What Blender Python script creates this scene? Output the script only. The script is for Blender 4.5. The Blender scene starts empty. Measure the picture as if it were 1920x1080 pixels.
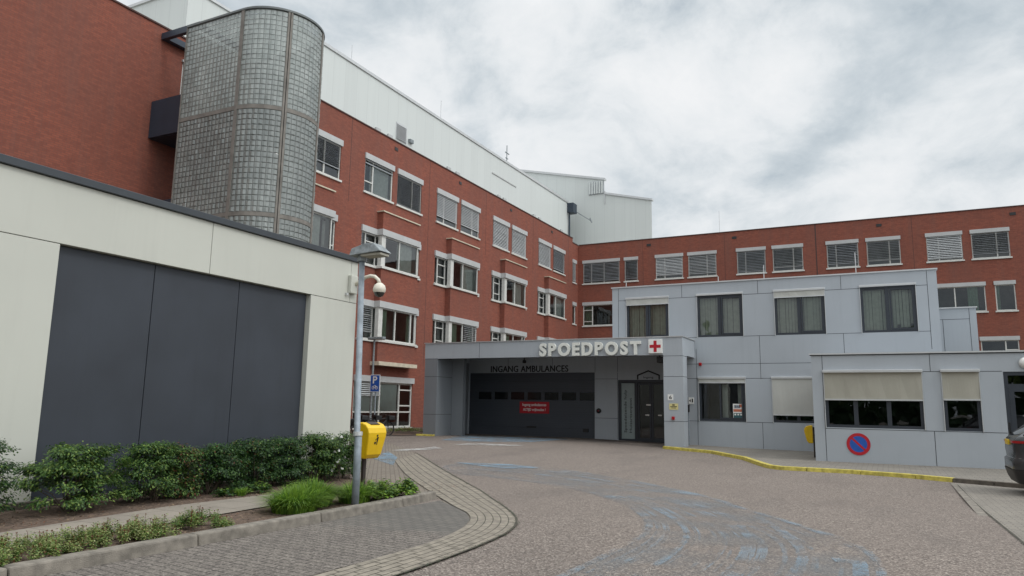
import bpy, bmesh, math, random
from mathutils import Vector, Matrix
C = bpy.context.scene.collection
PI = math.pi
R = math.radians

# ------------------------------------------------------------------ terrain height
def ss(a, b, t):
    t = min(1., max(0., (t - a) / (b - a)))
    return t * t * (3 - 2 * t)
def gz(x, y):
    return -0.23 * ss(-16, -3, x) * ss(8, 20, y)

# ------------------------------------------------------------------ materials
def new_mat(name):
    m = bpy.data.materials.new(name); m.use_nodes = True
    nt = m.node_tree
    return m, nt, nt.nodes, nt.links, nt.nodes['Principled BSDF']
def node(ns, t, **kw):
    n = ns.new(t)
    for k, v in kw.items():
        if k.startswith('i_'):
            n.inputs[k[2:].replace('_', ' ')].default_value = v
        else:
            setattr(n, k, v)
    return n
def col4(c): return (c[0], c[1], c[2], 1.)
def mathn(ns, ls, op, a, b=None, clamp=False):
    n = ns.new('ShaderNodeMath'); n.operation = op; n.use_clamp = clamp
    for i, v in enumerate((a, b)):
        if v is None: continue
        if isinstance(v, (int, float)): n.inputs[i].default_value = v
        else: ls.new(v, n.inputs[i])
    return n.outputs[0]
def mixc(ns, ls, fac, a, b, blend='MIX'):
    n = ns.new('ShaderNodeMix'); n.data_type = 'RGBA'; n.blend_type = blend
    for s, v in ((n.inputs[0], fac), (n.inputs[6], a), (n.inputs[7], b)):
        if isinstance(v, (int, float)): s.default_value = v
        elif isinstance(v, tuple): s.default_value = col4(v)
        else: ls.new(v, s)
    return n.outputs[2]
def noise(ns, ls, vec, scale, detail=4, rough=.55):
    n = ns.new('ShaderNodeTexNoise'); n.inputs['Scale'].default_value = scale
    n.inputs['Detail'].default_value = detail; n.inputs['Roughness'].default_value = rough
    if vec is not None: ls.new(vec, n.inputs['Vector'])
    return n.outputs['Fac']
def ramp(ns, ls, fac, stops):
    n = ns.new('ShaderNodeValToRGB'); e = n.color_ramp.elements
    while len(e) < len(stops): e.new(.5)
    for el, (p, c) in zip(e, stops):
        el.position = p
        el.color = (c, c, c, 1) if isinstance(c, (int, float)) else col4(c)
    ls.new(fac, n.inputs[0])
    return n.outputs[0]
def objvec(ns): return ns.new('ShaderNodeTexCoord').outputs['Object']
def scaled(ns, ls, vec, s):
    n = ns.new('ShaderNodeMapping'); n.inputs['Scale'].default_value = s; ls.new(vec, n.inputs['Vector'])
    return n.outputs[0]
def bump(ns, ls, h, strength, dist, bs):
    b = ns.new('ShaderNodeBump'); b.inputs['Strength'].default_value = strength; b.inputs['Distance'].default_value = dist
    ls.new(h, b.inputs['Height']); ls.new(b.outputs[0], bs.inputs['Normal'])

def plain(name, c, rough=.6, metal=0., var=.12, vs=2.5, bmp=0., bs_=60, spec=.5, dirt=0., splash=False):
    m, nt, ns, ls, b = new_mat(name)
    v = objvec(ns)
    f = noise(ns, ls, v, vs, 5)
    lo = tuple(x * (1 - var) for x in c); hi = tuple(min(1, x * (1 + var)) for x in c)
    cc = mixc(ns, ls, ramp(ns, ls, f, [(.3, 0.), (.7, 1.)]), lo, hi)
    if dirt:
        st = noise(ns, ls, scaled(ns, ls, v, (3., 3., .25)), 1.3, 5, .65)
        cc = mixc(ns, ls, ramp(ns, ls, st, [(.52, 0.), (.78, dirt)]), cc, tuple(x * .55 for x in c))
    if splash:
        sz = ns.new('ShaderNodeSeparateXYZ'); ls.new(v, sz.inputs[0])
        k = mathn(ns, ls, 'ADD', sz.outputs[2], mathn(ns, ls, 'MULTIPLY', noise(ns, ls, v, 3., 6, .7), .8))
        cc = mixc(ns, ls, ramp(ns, ls, k, [(.35, .55), (.95, 0.)]), cc, (.16, .145, .12))
    ls.new(cc, b.inputs['Base Color'])
    b.inputs['Roughness'].default_value = rough; b.inputs['Metallic'].default_value = metal
    b.inputs['Specular IOR Level'].default_value = spec
    if bmp: bump(ns, ls, noise(ns, ls, v, bs_, 3), bmp, .01, b)
    return m

def brick_mat():
    m, nt, ns, ls, b = new_mat('red_brick')
    v = objvec(ns)
    sx = ns.new('ShaderNodeSeparateXYZ'); ls.new(v, sx.inputs[0])
    u = mathn(ns, ls, 'ADD', sx.outputs[0], sx.outputs[1])
    cm = ns.new('ShaderNodeCombineXYZ'); ls.new(u, cm.inputs[0]); ls.new(sx.outputs[2], cm.inputs[1])
    bt = ns.new('ShaderNodeTexBrick'); ls.new(cm.outputs[0], bt.inputs['Vector'])
    bt.inputs['Scale'].default_value = 1.; bt.inputs['Brick Width'].default_value = .27; bt.inputs['Row Height'].default_value = .082
    bt.inputs['Mortar Size'].default_value = .009; bt.inputs['Mortar Smooth'].default_value = .2; bt.inputs['Bias'].default_value = -.1
    bt.inputs['Color1'].default_value = (.285, .087, .055, 1); bt.inputs['Color2'].default_value = (.20, .061, .042, 1)
    bt.inputs['Mortar'].default_value = (.15, .07, .055, 1)
    n1 = noise(ns, ls, v, .35, 5, .6)
    c = mixc(ns, ls, ramp(ns, ls, n1, [(.35, 0.), (.68, .5)]), bt.outputs[0], (.165, .068, .052))
    st = noise(ns, ls, scaled(ns, ls, v, (1.6, 1.6, .12)), 1., 5, .65)
    c = mixc(ns, ls, ramp(ns, ls, st, [(.48, 0.), (.75, .5)]), c, (.17, .085, .068))
    sp = noise(ns, ls, v, 7., 2)
    c = mixc(ns, ls, ramp(ns, ls, sp, [(.45, 0.), (.75, .25)]), c, (.33, .12, .08))
    ls.new(c, b.inputs['Base Color']); b.inputs['Roughness'].default_value = .85
    b.inputs['Specular IOR Level'].default_value = .25
    bump(ns, ls, bt.outputs['Fac'], -.35, .006, b)
    return m

def clad_mat(name, c, pitch=1.0, rough=.42):
    m, nt, ns, ls, b = new_mat(name)
    v = objvec(ns)
    sx = ns.new('ShaderNodeSeparateXYZ'); ls.new(v, sx.inputs[0])
    u = mathn(ns, ls, 'ADD', sx.outputs[0], sx.outputs[1])
    fr = mathn(ns, ls, 'FRACT', mathn(ns, ls, 'DIVIDE', u, pitch))
    seam = mathn(ns, ls, 'LESS_THAN', fr, .03)
    cell = mathn(ns, ls, 'FLOOR', mathn(ns, ls, 'DIVIDE', u, pitch))
    wn = ns.new('ShaderNodeTexWhiteNoise'); wn.noise_dimensions = '1D'; ls.new(cell, wn.inputs['W'])
    cc = mixc(ns, ls, wn.outputs[0], tuple(x * .96 for x in c), c)
    st = noise(ns, ls, scaled(ns, ls, v, (2.2, 2.2, .1)), 1., 5, .6)
    cc = mixc(ns, ls, ramp(ns, ls, st, [(.5, 0.), (.85, .35)]), cc, tuple(x * .78 for x in c))
    cc = mixc(ns, ls, mathn(ns, ls, 'MULTIPLY', seam, .22), cc, (.3, .31, .31))
    ls.new(cc, b.inputs['Base Color']); b.inputs['Roughness'].default_value = rough
    return m

def paver_mat(name, c1, c2, mortar, w, h, rot=0., speck=.0, sc=(.45, .42, .38), clean=False):
    m, nt, ns, ls, b = new_mat(name)
    v = objvec(ns)
    mp = ns.new('ShaderNodeMapping'); mp.inputs['Rotation'].default_value = (0, 0, rot); ls.new(v, mp.inputs['Vector'])
    bt = ns.new('ShaderNodeTexBrick'); ls.new(mp.outputs[0], bt.inputs['Vector'])
    for k, x in (('Scale', 1.), ('Brick Width', w), ('Row Height', h), ('Mortar Size', .011), ('Mortar Smooth', .3), ('Bias', 0.)):
        bt.inputs[k].default_value = x
    bt.inputs['Color1'].default_value = col4(c1); bt.inputs['Color2'].default_value = col4(c2); bt.inputs['Mortar'].default_value = col4(mortar)
    big = noise(ns, ls, v, .9, 6, .65)
    c = mixc(ns, ls, ramp(ns, ls, big, [(.35, 0.), (.7, .55)]), bt.outputs[0], tuple(x * .62 for x in c2))
    if speck:
        s = noise(ns, ls, v, 42., 2, .6)
        c = mixc(ns, ls, ramp(ns, ls, s, [(.5, 0.), (.66, speck)]), c, sc)
        s2 = noise(ns, ls, v, 55., 2, .6)
        c = mixc(ns, ls, ramp(ns, ls, s2, [(.55, 0.), (.7, speck)]), c, tuple(x * .35 for x in c1))
    if clean:   # unworn pavers towards the kerb end
        sp = ns.new('ShaderNodeSeparateXYZ'); ls.new(v, sp.inputs[0])
        k = mathn(ns, ls, 'ADD', sp.outputs[1], mathn(ns, ls, 'MULTIPLY', noise(ns, ls, v, 1.1, 6, .65), 3.2))
        c = mixc(ns, ls, ramp(ns, ls, mathn(ns, ls, 'MULTIPLY', k, .1), [(.93, 0.), (1.0, .85)]), c, mixc(ns, ls, .5, bt.outputs[0], (.10, .10, .092)))
    ls.new(c, b.inputs['Base Color']); b.inputs['Roughness'].default_value = .85; b.inputs['Specular IOR Level'].default_value = .3
    bump(ns, ls, bt.outputs['Fac'], -.6, .01, b)
    return m

def road_mat():
    m, nt, ns, ls, b = new_mat('gravel_sealed_asphalt')
    v = objvec(ns)
    vo = ns.new('ShaderNodeTexVoronoi'); vo.inputs['Scale'].default_value = 55.; ls.new(v, vo.inputs['Vector'])
    g = ns.new('ShaderNodeSeparateColor'); ls.new(vo.outputs['Color'], g.inputs[0])
    c = ramp(ns, ls, g.outputs[0], [(0., (.07, .06, .054)), (.3, (.13, .107, .092)), (.7, (.20, .166, .142)), (.93, (.34, .295, .255))])
    big = noise(ns, ls, v, .22, 6, .6)
    c = mixc(ns, ls, ramp(ns, ls, big, [(.35, 0.), (.7, .5)]), c, (.152, .125, .108))
    big2 = noise(ns, ls, scaled(ns, ls, v, (1., .35, 1.)), .7, 5, .6)
    c = mixc(ns, ls, ramp(ns, ls, big2, [(.5, 0.), (.72, .32)]), c, (.075, .066, .062))
    med = noise(ns, ls, v, 9., 3, .6)
    c = mixc(ns, ls, ramp(ns, ls, med, [(.55, 0.), (.75, .3)]), c, (.24, .19, .165))
    ls.new(c, b.inputs['Base Color']); b.inputs['Roughness'].default_value = .9; b.inputs['Specular IOR Level'].default_value = .3
    bump(ns, ls, vo.outputs['Distance'], .6, .012, b)
    return m

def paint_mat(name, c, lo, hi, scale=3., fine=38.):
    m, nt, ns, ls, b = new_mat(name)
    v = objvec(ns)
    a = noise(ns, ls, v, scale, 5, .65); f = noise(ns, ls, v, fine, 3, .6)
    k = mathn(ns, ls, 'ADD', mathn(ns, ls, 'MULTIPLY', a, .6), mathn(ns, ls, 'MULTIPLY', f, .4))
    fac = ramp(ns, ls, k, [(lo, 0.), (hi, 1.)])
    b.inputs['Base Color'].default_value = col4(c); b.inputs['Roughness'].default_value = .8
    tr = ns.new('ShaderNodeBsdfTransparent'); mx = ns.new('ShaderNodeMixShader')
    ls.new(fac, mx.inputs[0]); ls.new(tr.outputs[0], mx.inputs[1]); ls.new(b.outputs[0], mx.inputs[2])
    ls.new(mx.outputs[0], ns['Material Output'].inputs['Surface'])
    return m

def glass_mat(name, tint=(.78, .84, .82), boost=1.6, ior=1.55):
    m, nt, ns, ls, b = new_mat(name)
    ns.remove(b)
    fr = ns.new('ShaderNodeFresnel'); fr.inputs['IOR'].default_value = ior
    k = mathn(ns, ls, 'MULTIPLY', fr.outputs[0], boost, True)
    gl = ns.new('ShaderNodeBsdfGlossy'); gl.inputs['Roughness'].default_value = .015; gl.inputs['Color'].default_value = (.95, .97, 1, 1)
    nz = noise(ns, ls, objvec(ns), .8, 2)
    bp = ns.new('ShaderNodeBump'); bp.inputs['Strength'].default_value = .05; bp.inputs['Distance'].default_value = .1
    ls.new(nz, bp.inputs['Height']); ls.new(bp.outputs[0], gl.inputs['Normal'])
    tr = ns.new('ShaderNodeBsdfTransparent'); tr.inputs['Color'].default_value = col4(tint)
    mx = ns.new('ShaderNodeMixShader'); ls.new(k, mx.inputs[0]); ls.new(tr.outputs[0], mx.inputs[1]); ls.new(gl.outputs[0], mx.inputs[2])
    ls.new(mx.outputs[0], ns['Material Output'].inputs['Surface'])
    return m

def block_mat():
    m, nt, ns, ls, b = new_mat('glass_block')
    v = objvec(ns)
    f = noise(ns, ls, v, 2.3, 4)
    g = noise(ns, ls, v, 9., 2)
    cc = mixc(ns, ls, ramp(ns, ls, f, [(.3, 0.), (.7, 1.)]), (.34, .375, .355), (.60, .645, .62))
    cc = mixc(ns, ls, ramp(ns, ls, g, [(.35, 0.), (.65, .45)]), cc, (.36, .395, .375))
    h = noise(ns, ls, scaled(ns, ls, v, (1., 1., .45)), .7, 4, .6)
    cc = mixc(ns, ls, ramp(ns, ls, h, [(.42, 0.), (.62, .55)]), cc, (.27, .30, .29))
    ls.new(cc, b.inputs['Base Color']); b.inputs['Roughness'].default_value = .08; b.inputs['IOR'].default_value = 2.1
    tl = ns.new('ShaderNodeBsdfTranslucent'); ls.new(cc, tl.inputs['Color'])
    tr = ns.new('ShaderNodeBsdfTransparent'); tr.inputs['Color'].default_value = (.55, .62, .6, 1)
    m1 = ns.new('ShaderNodeMixShader'); m1.inputs[0].default_value = .42; ls.new(b.outputs[0], m1.inputs[1]); ls.new(tl.outputs[0], m1.inputs[2])
    m2 = ns.new('ShaderNodeMixShader'); m2.inputs[0].default_value = .1; ls.new(m1.outputs[0], m2.inputs[1]); ls.new(tr.outputs[0], m2.inputs[2])
    ls.new(m2.outputs[0], ns['Material Output'].inputs['Surface'])
    return m

def leaf_mat(name, c, tr=.35):
    m, nt, ns, ls, b = new_mat(name)
    f = noise(ns, ls, objvec(ns), 6., 3)
    cc = mixc(ns, ls, ramp(ns, ls, f, [(.3, 0.), (.7, 1.)]), tuple(x * .7 for x in c), tuple(x * 1.25 for x in c))
    ls.new(cc, b.inputs['Base Color']); b.inputs['Roughness'].default_value = .5; b.inputs['Specular IOR Level'].default_value = .4
    t = ns.new('ShaderNodeBsdfTranslucent'); ls.new(cc, t.inputs['Color'])
    mx = ns.new('ShaderNodeMixShader'); mx.inputs[0].default_value = tr
    ls.new(b.outputs[0], mx.inputs[1]); ls.new(t.outputs[0], mx.inputs[2]); ls.new(mx.outputs[0], ns['Material Output'].inputs['Surface'])
    return m

M = {}
M['brick'] = brick_mat()
M['attic'] = clad_mat('white_metal_cladding', (.60, .63, .61), 1.1)
M['white_panel'] = plain('cream_composite_panel', (.51, .515, .46), .5, var=.03, vs=.7, dirt=.10, splash=True)
M['dark_panel'] = plain('anthracite_panel', (.030, .036, .047), .55, var=.16, dirt=.3, vs=.8)
M['dark_trim'] = plain('anthracite_metal_trim', (.035, .042, .05), .45, var=.1)
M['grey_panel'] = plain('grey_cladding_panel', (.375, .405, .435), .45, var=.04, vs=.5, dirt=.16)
M['grey_dark'] = plain('dark_shaded_cladding', (.185, .20, .215), .45, var=.05, vs=.6, dirt=.12)  # darker copy of the grey cladding; the left column's shade is in this colour
M['seam'] = plain('panel_joint', (.035, .038, .042), .8)
M['joint_light'] = plain('pale_panel_joint', (.22, .22, .2), .8)
M['frame_white'] = plain('white_window_frame', (.60, .60, .565), .45, var=.08, vs=4, dirt=.25)
M['shutter'] = plain('aluminium_shutter_box', (.45, .458, .455), .5, var=.06, vs=1.5, dirt=.2)
M['slat'] = plain('aluminium_blind_slat', (.50, .515, .52), .5, .0, var=.1, vs=2)
M['slat_dark'] = plain('dull_blind_slat', (.36, .38, .40), .5, .0, var=.1, vs=2)
M['frame_dark'] = plain('anthracite_window_frame', (.028, .034, .044), .4, var=.1)
M['glass'] = glass_mat('window_glass')
M['glass_dark'] = glass_mat('tinted_glass', (.4, .45, .44), 1.5)
M['room'] = plain('room_interior', (.2, .2, .185), .9, var=.4, vs=.9)
M['room_dark'] = plain('dark_room_interior', (.055, .055, .05), .9, var=.5, vs=.7)
M['curtain'] = plain('white_net_curtain', (.55, .55, .52), .9, var=.12, vs=6)
M['curtain_green'] = plain('green_curtain', (.25, .36, .27), .9, var=.15, vs=6)
M['lamella'] = plain('beige_lamella_blind', (.52, .535, .455), .8, var=.12, vs=5)
M['awning'] = plain('beige_screen_fabric', (.36, .345, .29), .85, var=.05, vs=1.5, bmp=.1)
M['awning_light'] = plain('pale_screen_fabric', (.47, .47, .435), .85, var=.04, vs=1.5)
M['alu'] = plain('pale_aluminium', (.55, .56, .56), .35, .4, var=.06)
M['galv'] = plain('galvanised_steel', (.235, .27, .30), .6, .15, var=.22, vs=9, dirt=.3)
M['lamp_grey'] = plain('weathered_lamp_housing', (.22, .245, .255), .55, .2, var=.35, vs=14)
M['coping'] = plain('dark_brick_coping', (.07, .035, .03), .8)
M['beige'] = plain('beige_concrete', (.55, .49, .38), .8, var=.15, vs=3, bmp=.2)
M['block'] = block_mat()
M['grout'] = plain('block_grout', (.12, .125, .12), .8, var=.2)
M['rib'] = plain('brown_grey_concrete_rib', (.19, .175, .155), .8, var=.25, vs=2.5, dirt=.4)
M['rim'] = plain('dark_roof_rim', (.13, .145, .145), .5)
M['steel_dark'] = plain('dark_painted_steel', (.026, .040, .060), .45, var=.12)
M['garage'] = plain('anthracite_door_panel', (.052, .060, .074), .42, var=.08, vs=.7)
M['garage_glass'] = plain('black_door_glazing', (.012, .013, .014), .12, var=.1)
M['letter_white'] = plain('white_sign_letter', (.72, .73, .68), .5, var=.05)
M['letter_black'] = plain('black_lettering', (.012, .012, .014), .6)
M['red'] = plain('red_sign', (.42, .008, .018), .45, var=.06)
M['white'] = plain('white_sign', (.75, .75, .72), .5, var=.05)
M['blue_sign'] = plain('blue_sign', (.012, .085, .38), .45, var=.12, vs=5)
M['yellow_label'] = plain('pale_yellow_label', (.62, .55, .25), .55, var=.06)
M['bin_yellow'] = plain('yellow_plastic', (.72, .46, .008), .38, var=.07, vs=4, dirt=.12)
M['black'] = plain('black_plastic', (.015, .015, .016), .5)
M['brown_post'] = plain('dark_brown_post', (.028, .02, .017), .6)
M['kerb'] = plain('concrete_kerb', (.185, .165, .138), .9, var=.35, vs=7, bmp=.6, bs_=90, dirt=.3)
M['kerb_yellow'] = plain('yellow_painted_kerb', (.46, .385, .075), .75, var=.35, vs=7, bmp=.5, dirt=.7)
M['kerb_dark'] = plain('dirty_kerb', (.10, .085, .068), .9, var=.3, vs=8, bmp=.4)
M['road'] = road_mat()
M['ground'] = plain('far_ground', (.13, .12, .10), .95, var=.3, vs=.4)
M['pavers'] = paver_mat('grey_pink_pavers', (.165, .145, .125), (.12, .104, .092), (.03, .027, .024), .21, .105, .12, .5, (.36, .32, .28), True)
M['pavers_clean'] = paver_mat('clean_grey_pavers', (.118, .114, .104), (.098, .095, .087), (.05, .048, .044), .21, .105, .12, .15)
M['pavers_light'] = paver_mat('pale_brown_pavers', (.215, .182, .147), (.175, .15, .122), (.10, .085, .065), .21, .105, .93, .2)
M['pavers_park'] = paver_mat('parking_pavers', (.235, .212, .178), (.19, .172, .148), (.105, .092, .075), .25, .125, .0, .25)
M['border'] = plain('pale_border_paver', (.215, .188, .150), .85, var=.35, vs=8, bmp=.5, bs_=80)
M['gap'] = plain('mossy_gap', (.055, .05, .036), .95, var=.4, vs=8)
M['slab'] = paver_mat('path_slabs', (.29, .255, .21), (.245, .215, .18), (.15, .13, .105), .6, .6, 0., .12)
M['pavement'] = paver_mat('pavement_slabs', (.215, .195, .165), (.18, .165, .142), (.11, .10, .085), .3, .3, 0., .2)
M['soil'] = plain('bark_soil', (.105, .07, .05), .95, var=.5, vs=14, bmp=1., bs_=70)
M['blue_faint'] = paint_mat('worn_blue_paint', (.175, .20, .215), .42, .98, .8, 60.)
M['blue_mid'] = paint_mat('blue_paint_streak', (.235, .305, .36), .47, .74, 1.1, 60.)
M['blue_soft'] = paint_mat('rubbed_blue_streak', (.21, .26, .295), .49, .82, 1.1, 60.)
M['blue_strong'] = paint_mat('fresh_blue_paint', (.19, .29, .37), .40, .66, 1.2)
M['white_paint'] = paint_mat('worn_white_paint', (.5, .5, .48), .42, .62, 1.4)
M['dark_patch'] = paint_mat('dark_patchy_sheet', (.05, .04, .034), .45, .72, .8)
M['leaf_a'] = leaf_mat('leaf_mid_green', (.075, .15, .032))
M['leaf_b'] = leaf_mat('leaf_dark_green', (.026, .068, .02))
M['leaf_c'] = leaf_mat('leaf_yellow_green', (.17, .245, .05))
M['leaf_red'] = leaf_mat('leaf_bronze', (.17, .07, .035))
M['leaf_pale'] = leaf_mat('leaf_pale_sedum', (.30, .33, .13))
M['blade'] = leaf_mat('grass_blade', (.19, .32, .04), .45)
M['blade_dark'] = leaf_mat('grass_blade_dark', (.09, .19, .028), .4)
M['petal'] = plain('white_petal', (.75, .75, .72), .7)
M['bark'] = plain('brown_stem', (.10, .075, .055), .9, var=.3, vs=20)
M['litter'] = plain('dry_litter', (.20, .14, .085), .95, var=.4, vs=30)
M['car_paint'] = plain('dark_grey_car_paint', (.05, .053, .055), .22, .35, var=.03)
M['car_glass'] = plain('dark_car_glass', (.03, .035, .04), .05, spec=.9)
M['rubber'] = plain('tyre_rubber', (.015, .015, .015), .85)
M['tail_red'] = plain('red_lamp_lens', (.33, .008, .01), .25, spec=.6)
M['plate'] = plain('yellow_number_plate', (.62, .42, .01), .5)
M['screen_white'] = plain('white_roller_fabric', (.74, .80, .77), .9, var=.05)
M['frosted'] = plain('frosted_side_light', (.30, .36, .36), .35, var=.08)
M['cream'] = plain('cream_camera_housing', (.62, .58, .49), .4, var=.05)
M['smoked'] = plain('smoked_dome', (.02, .02, .018), .1, spec=.8)
M['beige_roof'] = plain('roof_gravel', (.3, .29, .27), .95, var=.3, vs=6)
M['chrome'] = plain('bright_metal', (.55, .56, .57), .2, .9)

# ------------------------------------------------------------------ mesh builder
class MB:
    def __init__(s): s.v = []; s.f = []; s.m = []
    def quad(s, a, b, c, d, m=0):
        n = len(s.v); s.v += [tuple(a), tuple(b), tuple(c), tuple(d)]; s.f.append((n, n + 1, n + 2, n + 3)); s.m.append(m)
    def tri(s, a, b, c, m=0):
        n = len(s.v); s.v += [tuple(a), tuple(b), tuple(c)]; s.f.append((n, n + 1, n + 2)); s.m.append(m)
    def box(s, x0, x1, y0, y1, z0, z1, m=0):
        x0, x1 = min(x0, x1), max(x0, x1); y0, y1 = min(y0, y1), max(y0, y1); z0, z1 = min(z0, z1), max(z0, z1)
        n = len(s.v)
        s.v += [(x, y, z) for z in (z0, z1) for y in (y0, y1) for x in (x0, x1)]
        for q in ((0, 2, 3, 1), (4, 5, 7, 6), (0, 1, 5, 4), (2, 6, 7, 3), (0, 4, 6, 2), (1, 3, 7, 5)):
            s.f.append(tuple(n + i for i in q)); s.m.append(m)
    def fbox(s, fr, u0, u1, w0, w1, z0, z1, m=0):
        a = fr(u0, w0, z0); b = fr(u1, w1, z1)
        s.box(a[0], b[0], a[1], b[1], a[2], b[2], m)
    def tube(s, pts, rad, seg=10, m=0, cap=True):
        pts = [Vector(p) for p in pts]
        rads = rad if isinstance(rad, (list, tuple)) else [rad] * len(pts)
        rings = []
        prev = None
        for i, p in enumerate(pts):
            d = (pts[min(i + 1, len(pts) - 1)] - pts[max(i - 1, 0)]).normalized()
            if prev is None:
                a = Vector((0, 0, 1)) if abs(d.z) < .9 else Vector((1, 0, 0))
                x = d.cross(a).normalized()
            else:
                x = (prev - d * prev.dot(d)).normalized()
            prev = x
            y = d.cross(x)
            n = len(s.v)
            s.v += [tuple(p + (x * math.cos(2 * PI * k / seg) + y * math.sin(2 * PI * k / seg)) * rads[i]) for k in range(seg)]
            rings.append(n)
        for a, b in zip(rings, rings[1:]):
            for k in range(seg):
                s.f.append((a + k, a + (k + 1) % seg, b + (k + 1) % seg, b + k)); s.m.append(m)
        if cap:
            s.f.append(tuple(rings[0] + k for k in range(seg))[::-1]); s.m.append(m)
            s.f.append(tuple(rings[-1] + k for k in range(seg))); s.m.append(m)
    def prism(s, poly, axis, a, b, m=0):
        # poly: 2D outline; axis 'y' -> (x,z) extruded in y; 'x' -> (y,z); 'z' -> (x,y)
        def P(p, t):
            return (p[0], t, p[1]) if axis == 'y' else (t, p[0], p[1]) if axis == 'x' else (p[0], p[1], t)
        n = len(s.v); k = len(poly)
        s.v += [P(p, a) for p in poly] + [P(p, b) for p in poly]
        for i in range(k):
            j = (i + 1) % k
            s.f.append((n + i, n + j, n + k + j, n + k + i)); s.m.append(m)
        s.f.append(tuple(range(n, n + k))[::-1]); s.m.append(m)
        s.f.append(tuple(range(n + k, n + 2 * k))); s.m.append(m)
    def lathe(s, prof, c, seg=20, m=0):
        n = len(s.v)
        for r, z in prof:
            s.v += [(c[0] + r * math.cos(2 * PI * k / seg), c[1] + r * math.sin(2 * PI * k / seg), c[2] + z) for k in range(seg)]
        for i in range(len(prof) - 1):
            for k in range(seg):
                a = n + i * seg + k; b = n + i * seg + (k + 1) % seg
                s.f.append((a, b, b + seg, a + seg)); s.m.append(m)
    def add_mesh(s, verts, faces, m=0):
        n = len(s.v); s.v += [tuple(v) for v in verts]
        for f in faces: s.f.append(tuple(n + i for i in f)); s.m.append(m)
    def build(s, name, mats, parent=None, smooth=False, bevel=0., recalc=True, origin=None):
        me = bpy.data.meshes.new(name)
        off = Vector(origin) if origin is not None else None
        vv = s.v if off is None else [tuple(Vector(v) - off) for v in s.v]
        me.from_pydata(vv, [], s.f)
        if not isinstance(mats, (list, tuple)): mats = [mats]
        for mm in mats: me.materials.append(M[mm] if isinstance(mm, str) else mm)
        me.polygons.foreach_set('material_index', s.m)
        if smooth: me.polygons.foreach_set('use_smooth', [True] * len(me.polygons))
        me.update()
        if recalc:
            bm = bmesh.new(); bm.from_mesh(me); bmesh.ops.recalc_face_normals(bm, faces=bm.faces[:]); bm.to_mesh(me); bm.free()
        o = bpy.data.objects.new(name, me); C.objects.link(o)
        if off is not None: o.location = off
        if bevel:
            b = o.modifiers.new('Bevel', 'BEVEL'); b.width = bevel; b.segments = 2; b.limit_method = 'ANGLE'; b.angle_limit = R(40)
        if parent is not None:
            o.parent = parent
            # mesh data of fixed things is in world metres: cancel the parents' offset
            w = Vector((0, 0, 0)); p = parent
            while p is not None: w += Vector(p.location); p = p.parent
            o.location = Vector(o.location) - w
        return o

def tag(o, label, cat, group=None, kind='thing'):
    o['label'] = label; o['category'] = cat; o['kind'] = kind
    if group: o['group'] = group
    return o
def thing(name, label, cat, loc, group=None):
    o = bpy.data.objects.new(name, None); o.empty_display_size = .2; C.objects.link(o); o.location = loc
    return tag(o, label, cat, group)
def struct(o):
    o['kind'] = 'structure'; return o
def lab(o, t): o['label'] = t; return o

def FX(y0): return lambda u, w, z: (u, y0 - w, z)     # facade facing the camera side (-y)
def FY(x0): return lambda u, w, z: (x0 + w, u, z)     # facade facing +x

def wall_holes(mb, fr, u0, u1, z0, z1, holes, depth=.16, m=0, mr=0):
    us = sorted({u0, u1, *[h[0] for h in holes], *[h[1] for h in holes]}); us = [u for u in us if u0 <= u <= u1]
    zs = sorted({z0, z1, *[h[2] for h in holes], *[h[3] for h in holes]}); zs = [z for z in zs if z0 <= z <= z1]
    for a, b in zip(us, us[1:]):
        run = None
        for c, d in zip(zs, zs[1:]):
            uc, zc = (a + b) / 2, (c + d) / 2
            if any(h[0] < uc < h[1] and h[2] < zc < h[3] for h in holes): continue
            mb.quad(fr(a, 0, c), fr(b, 0, c), fr(b, 0, d), fr(a, 0, d), m)
    for h in holes:
        a, b, c, d = h
        mb.quad(fr(a, 0, c), fr(a, 0, d), fr(a, -depth, d), fr(a, -depth, c), mr)
        mb.quad(fr(b, 0, c), fr(b, 0, d), fr(b, -depth, d), fr(b, -depth, c), mr)
        mb.quad(fr(a, 0, c), fr(b, 0, c), fr(b, -depth, c), fr(a, -depth, c), mr)
        mb.quad(fr(a, 0, d), fr(b, 0, d), fr(b, -depth, d), fr(a, -depth, d), mr)

def recess(mb, fr, u0, u1, z0, z1, d0, d1, m=0):
    mb.quad(fr(u0, -d1, z0), fr(u1, -d1, z0), fr(u1, -d1, z1), fr(u0, -d1, z1), m)
    mb.quad(fr(u0, -d0, z0), fr(u0, -d0, z1), fr(u0, -d1, z1), fr(u0, -d1, z0), m)
    mb.quad(fr(u1, -d0, z0), fr(u1, -d0, z1), fr(u1, -d1, z1), fr(u1, -d1, z0), m)
    mb.quad(fr(u0, -d0, z0), fr(u1, -d0, z0), fr(u1, -d1, z0), fr(u0, -d1, z0), m)
    mb.quad(fr(u0, -d0, z1), fr(u1, -d0, z1), fr(u1, -d1, z1), fr(u0, -d1, z1), m)

def slats(mb, fr, u0, u1, ztop, zbot, tilt, pitch=.115, w=.0, seed=0):
    rg = random.Random(seed); z = ztop
    while z > zbot:
        t = tilt + rg.uniform(-.05, .05)
        dz = pitch * .98 * math.sin(t); dw = pitch * .9 * math.cos(t)
        mb.quad(fr(u0, w, z), fr(u1, w, z), fr(u1, w + dw, z - dz), fr(u0, w + dw, z - dz), 0)
        z -= pitch
    mb.fbox(fr, u0, u1, w, w + .05, zbot - .05, zbot, 0)

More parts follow.
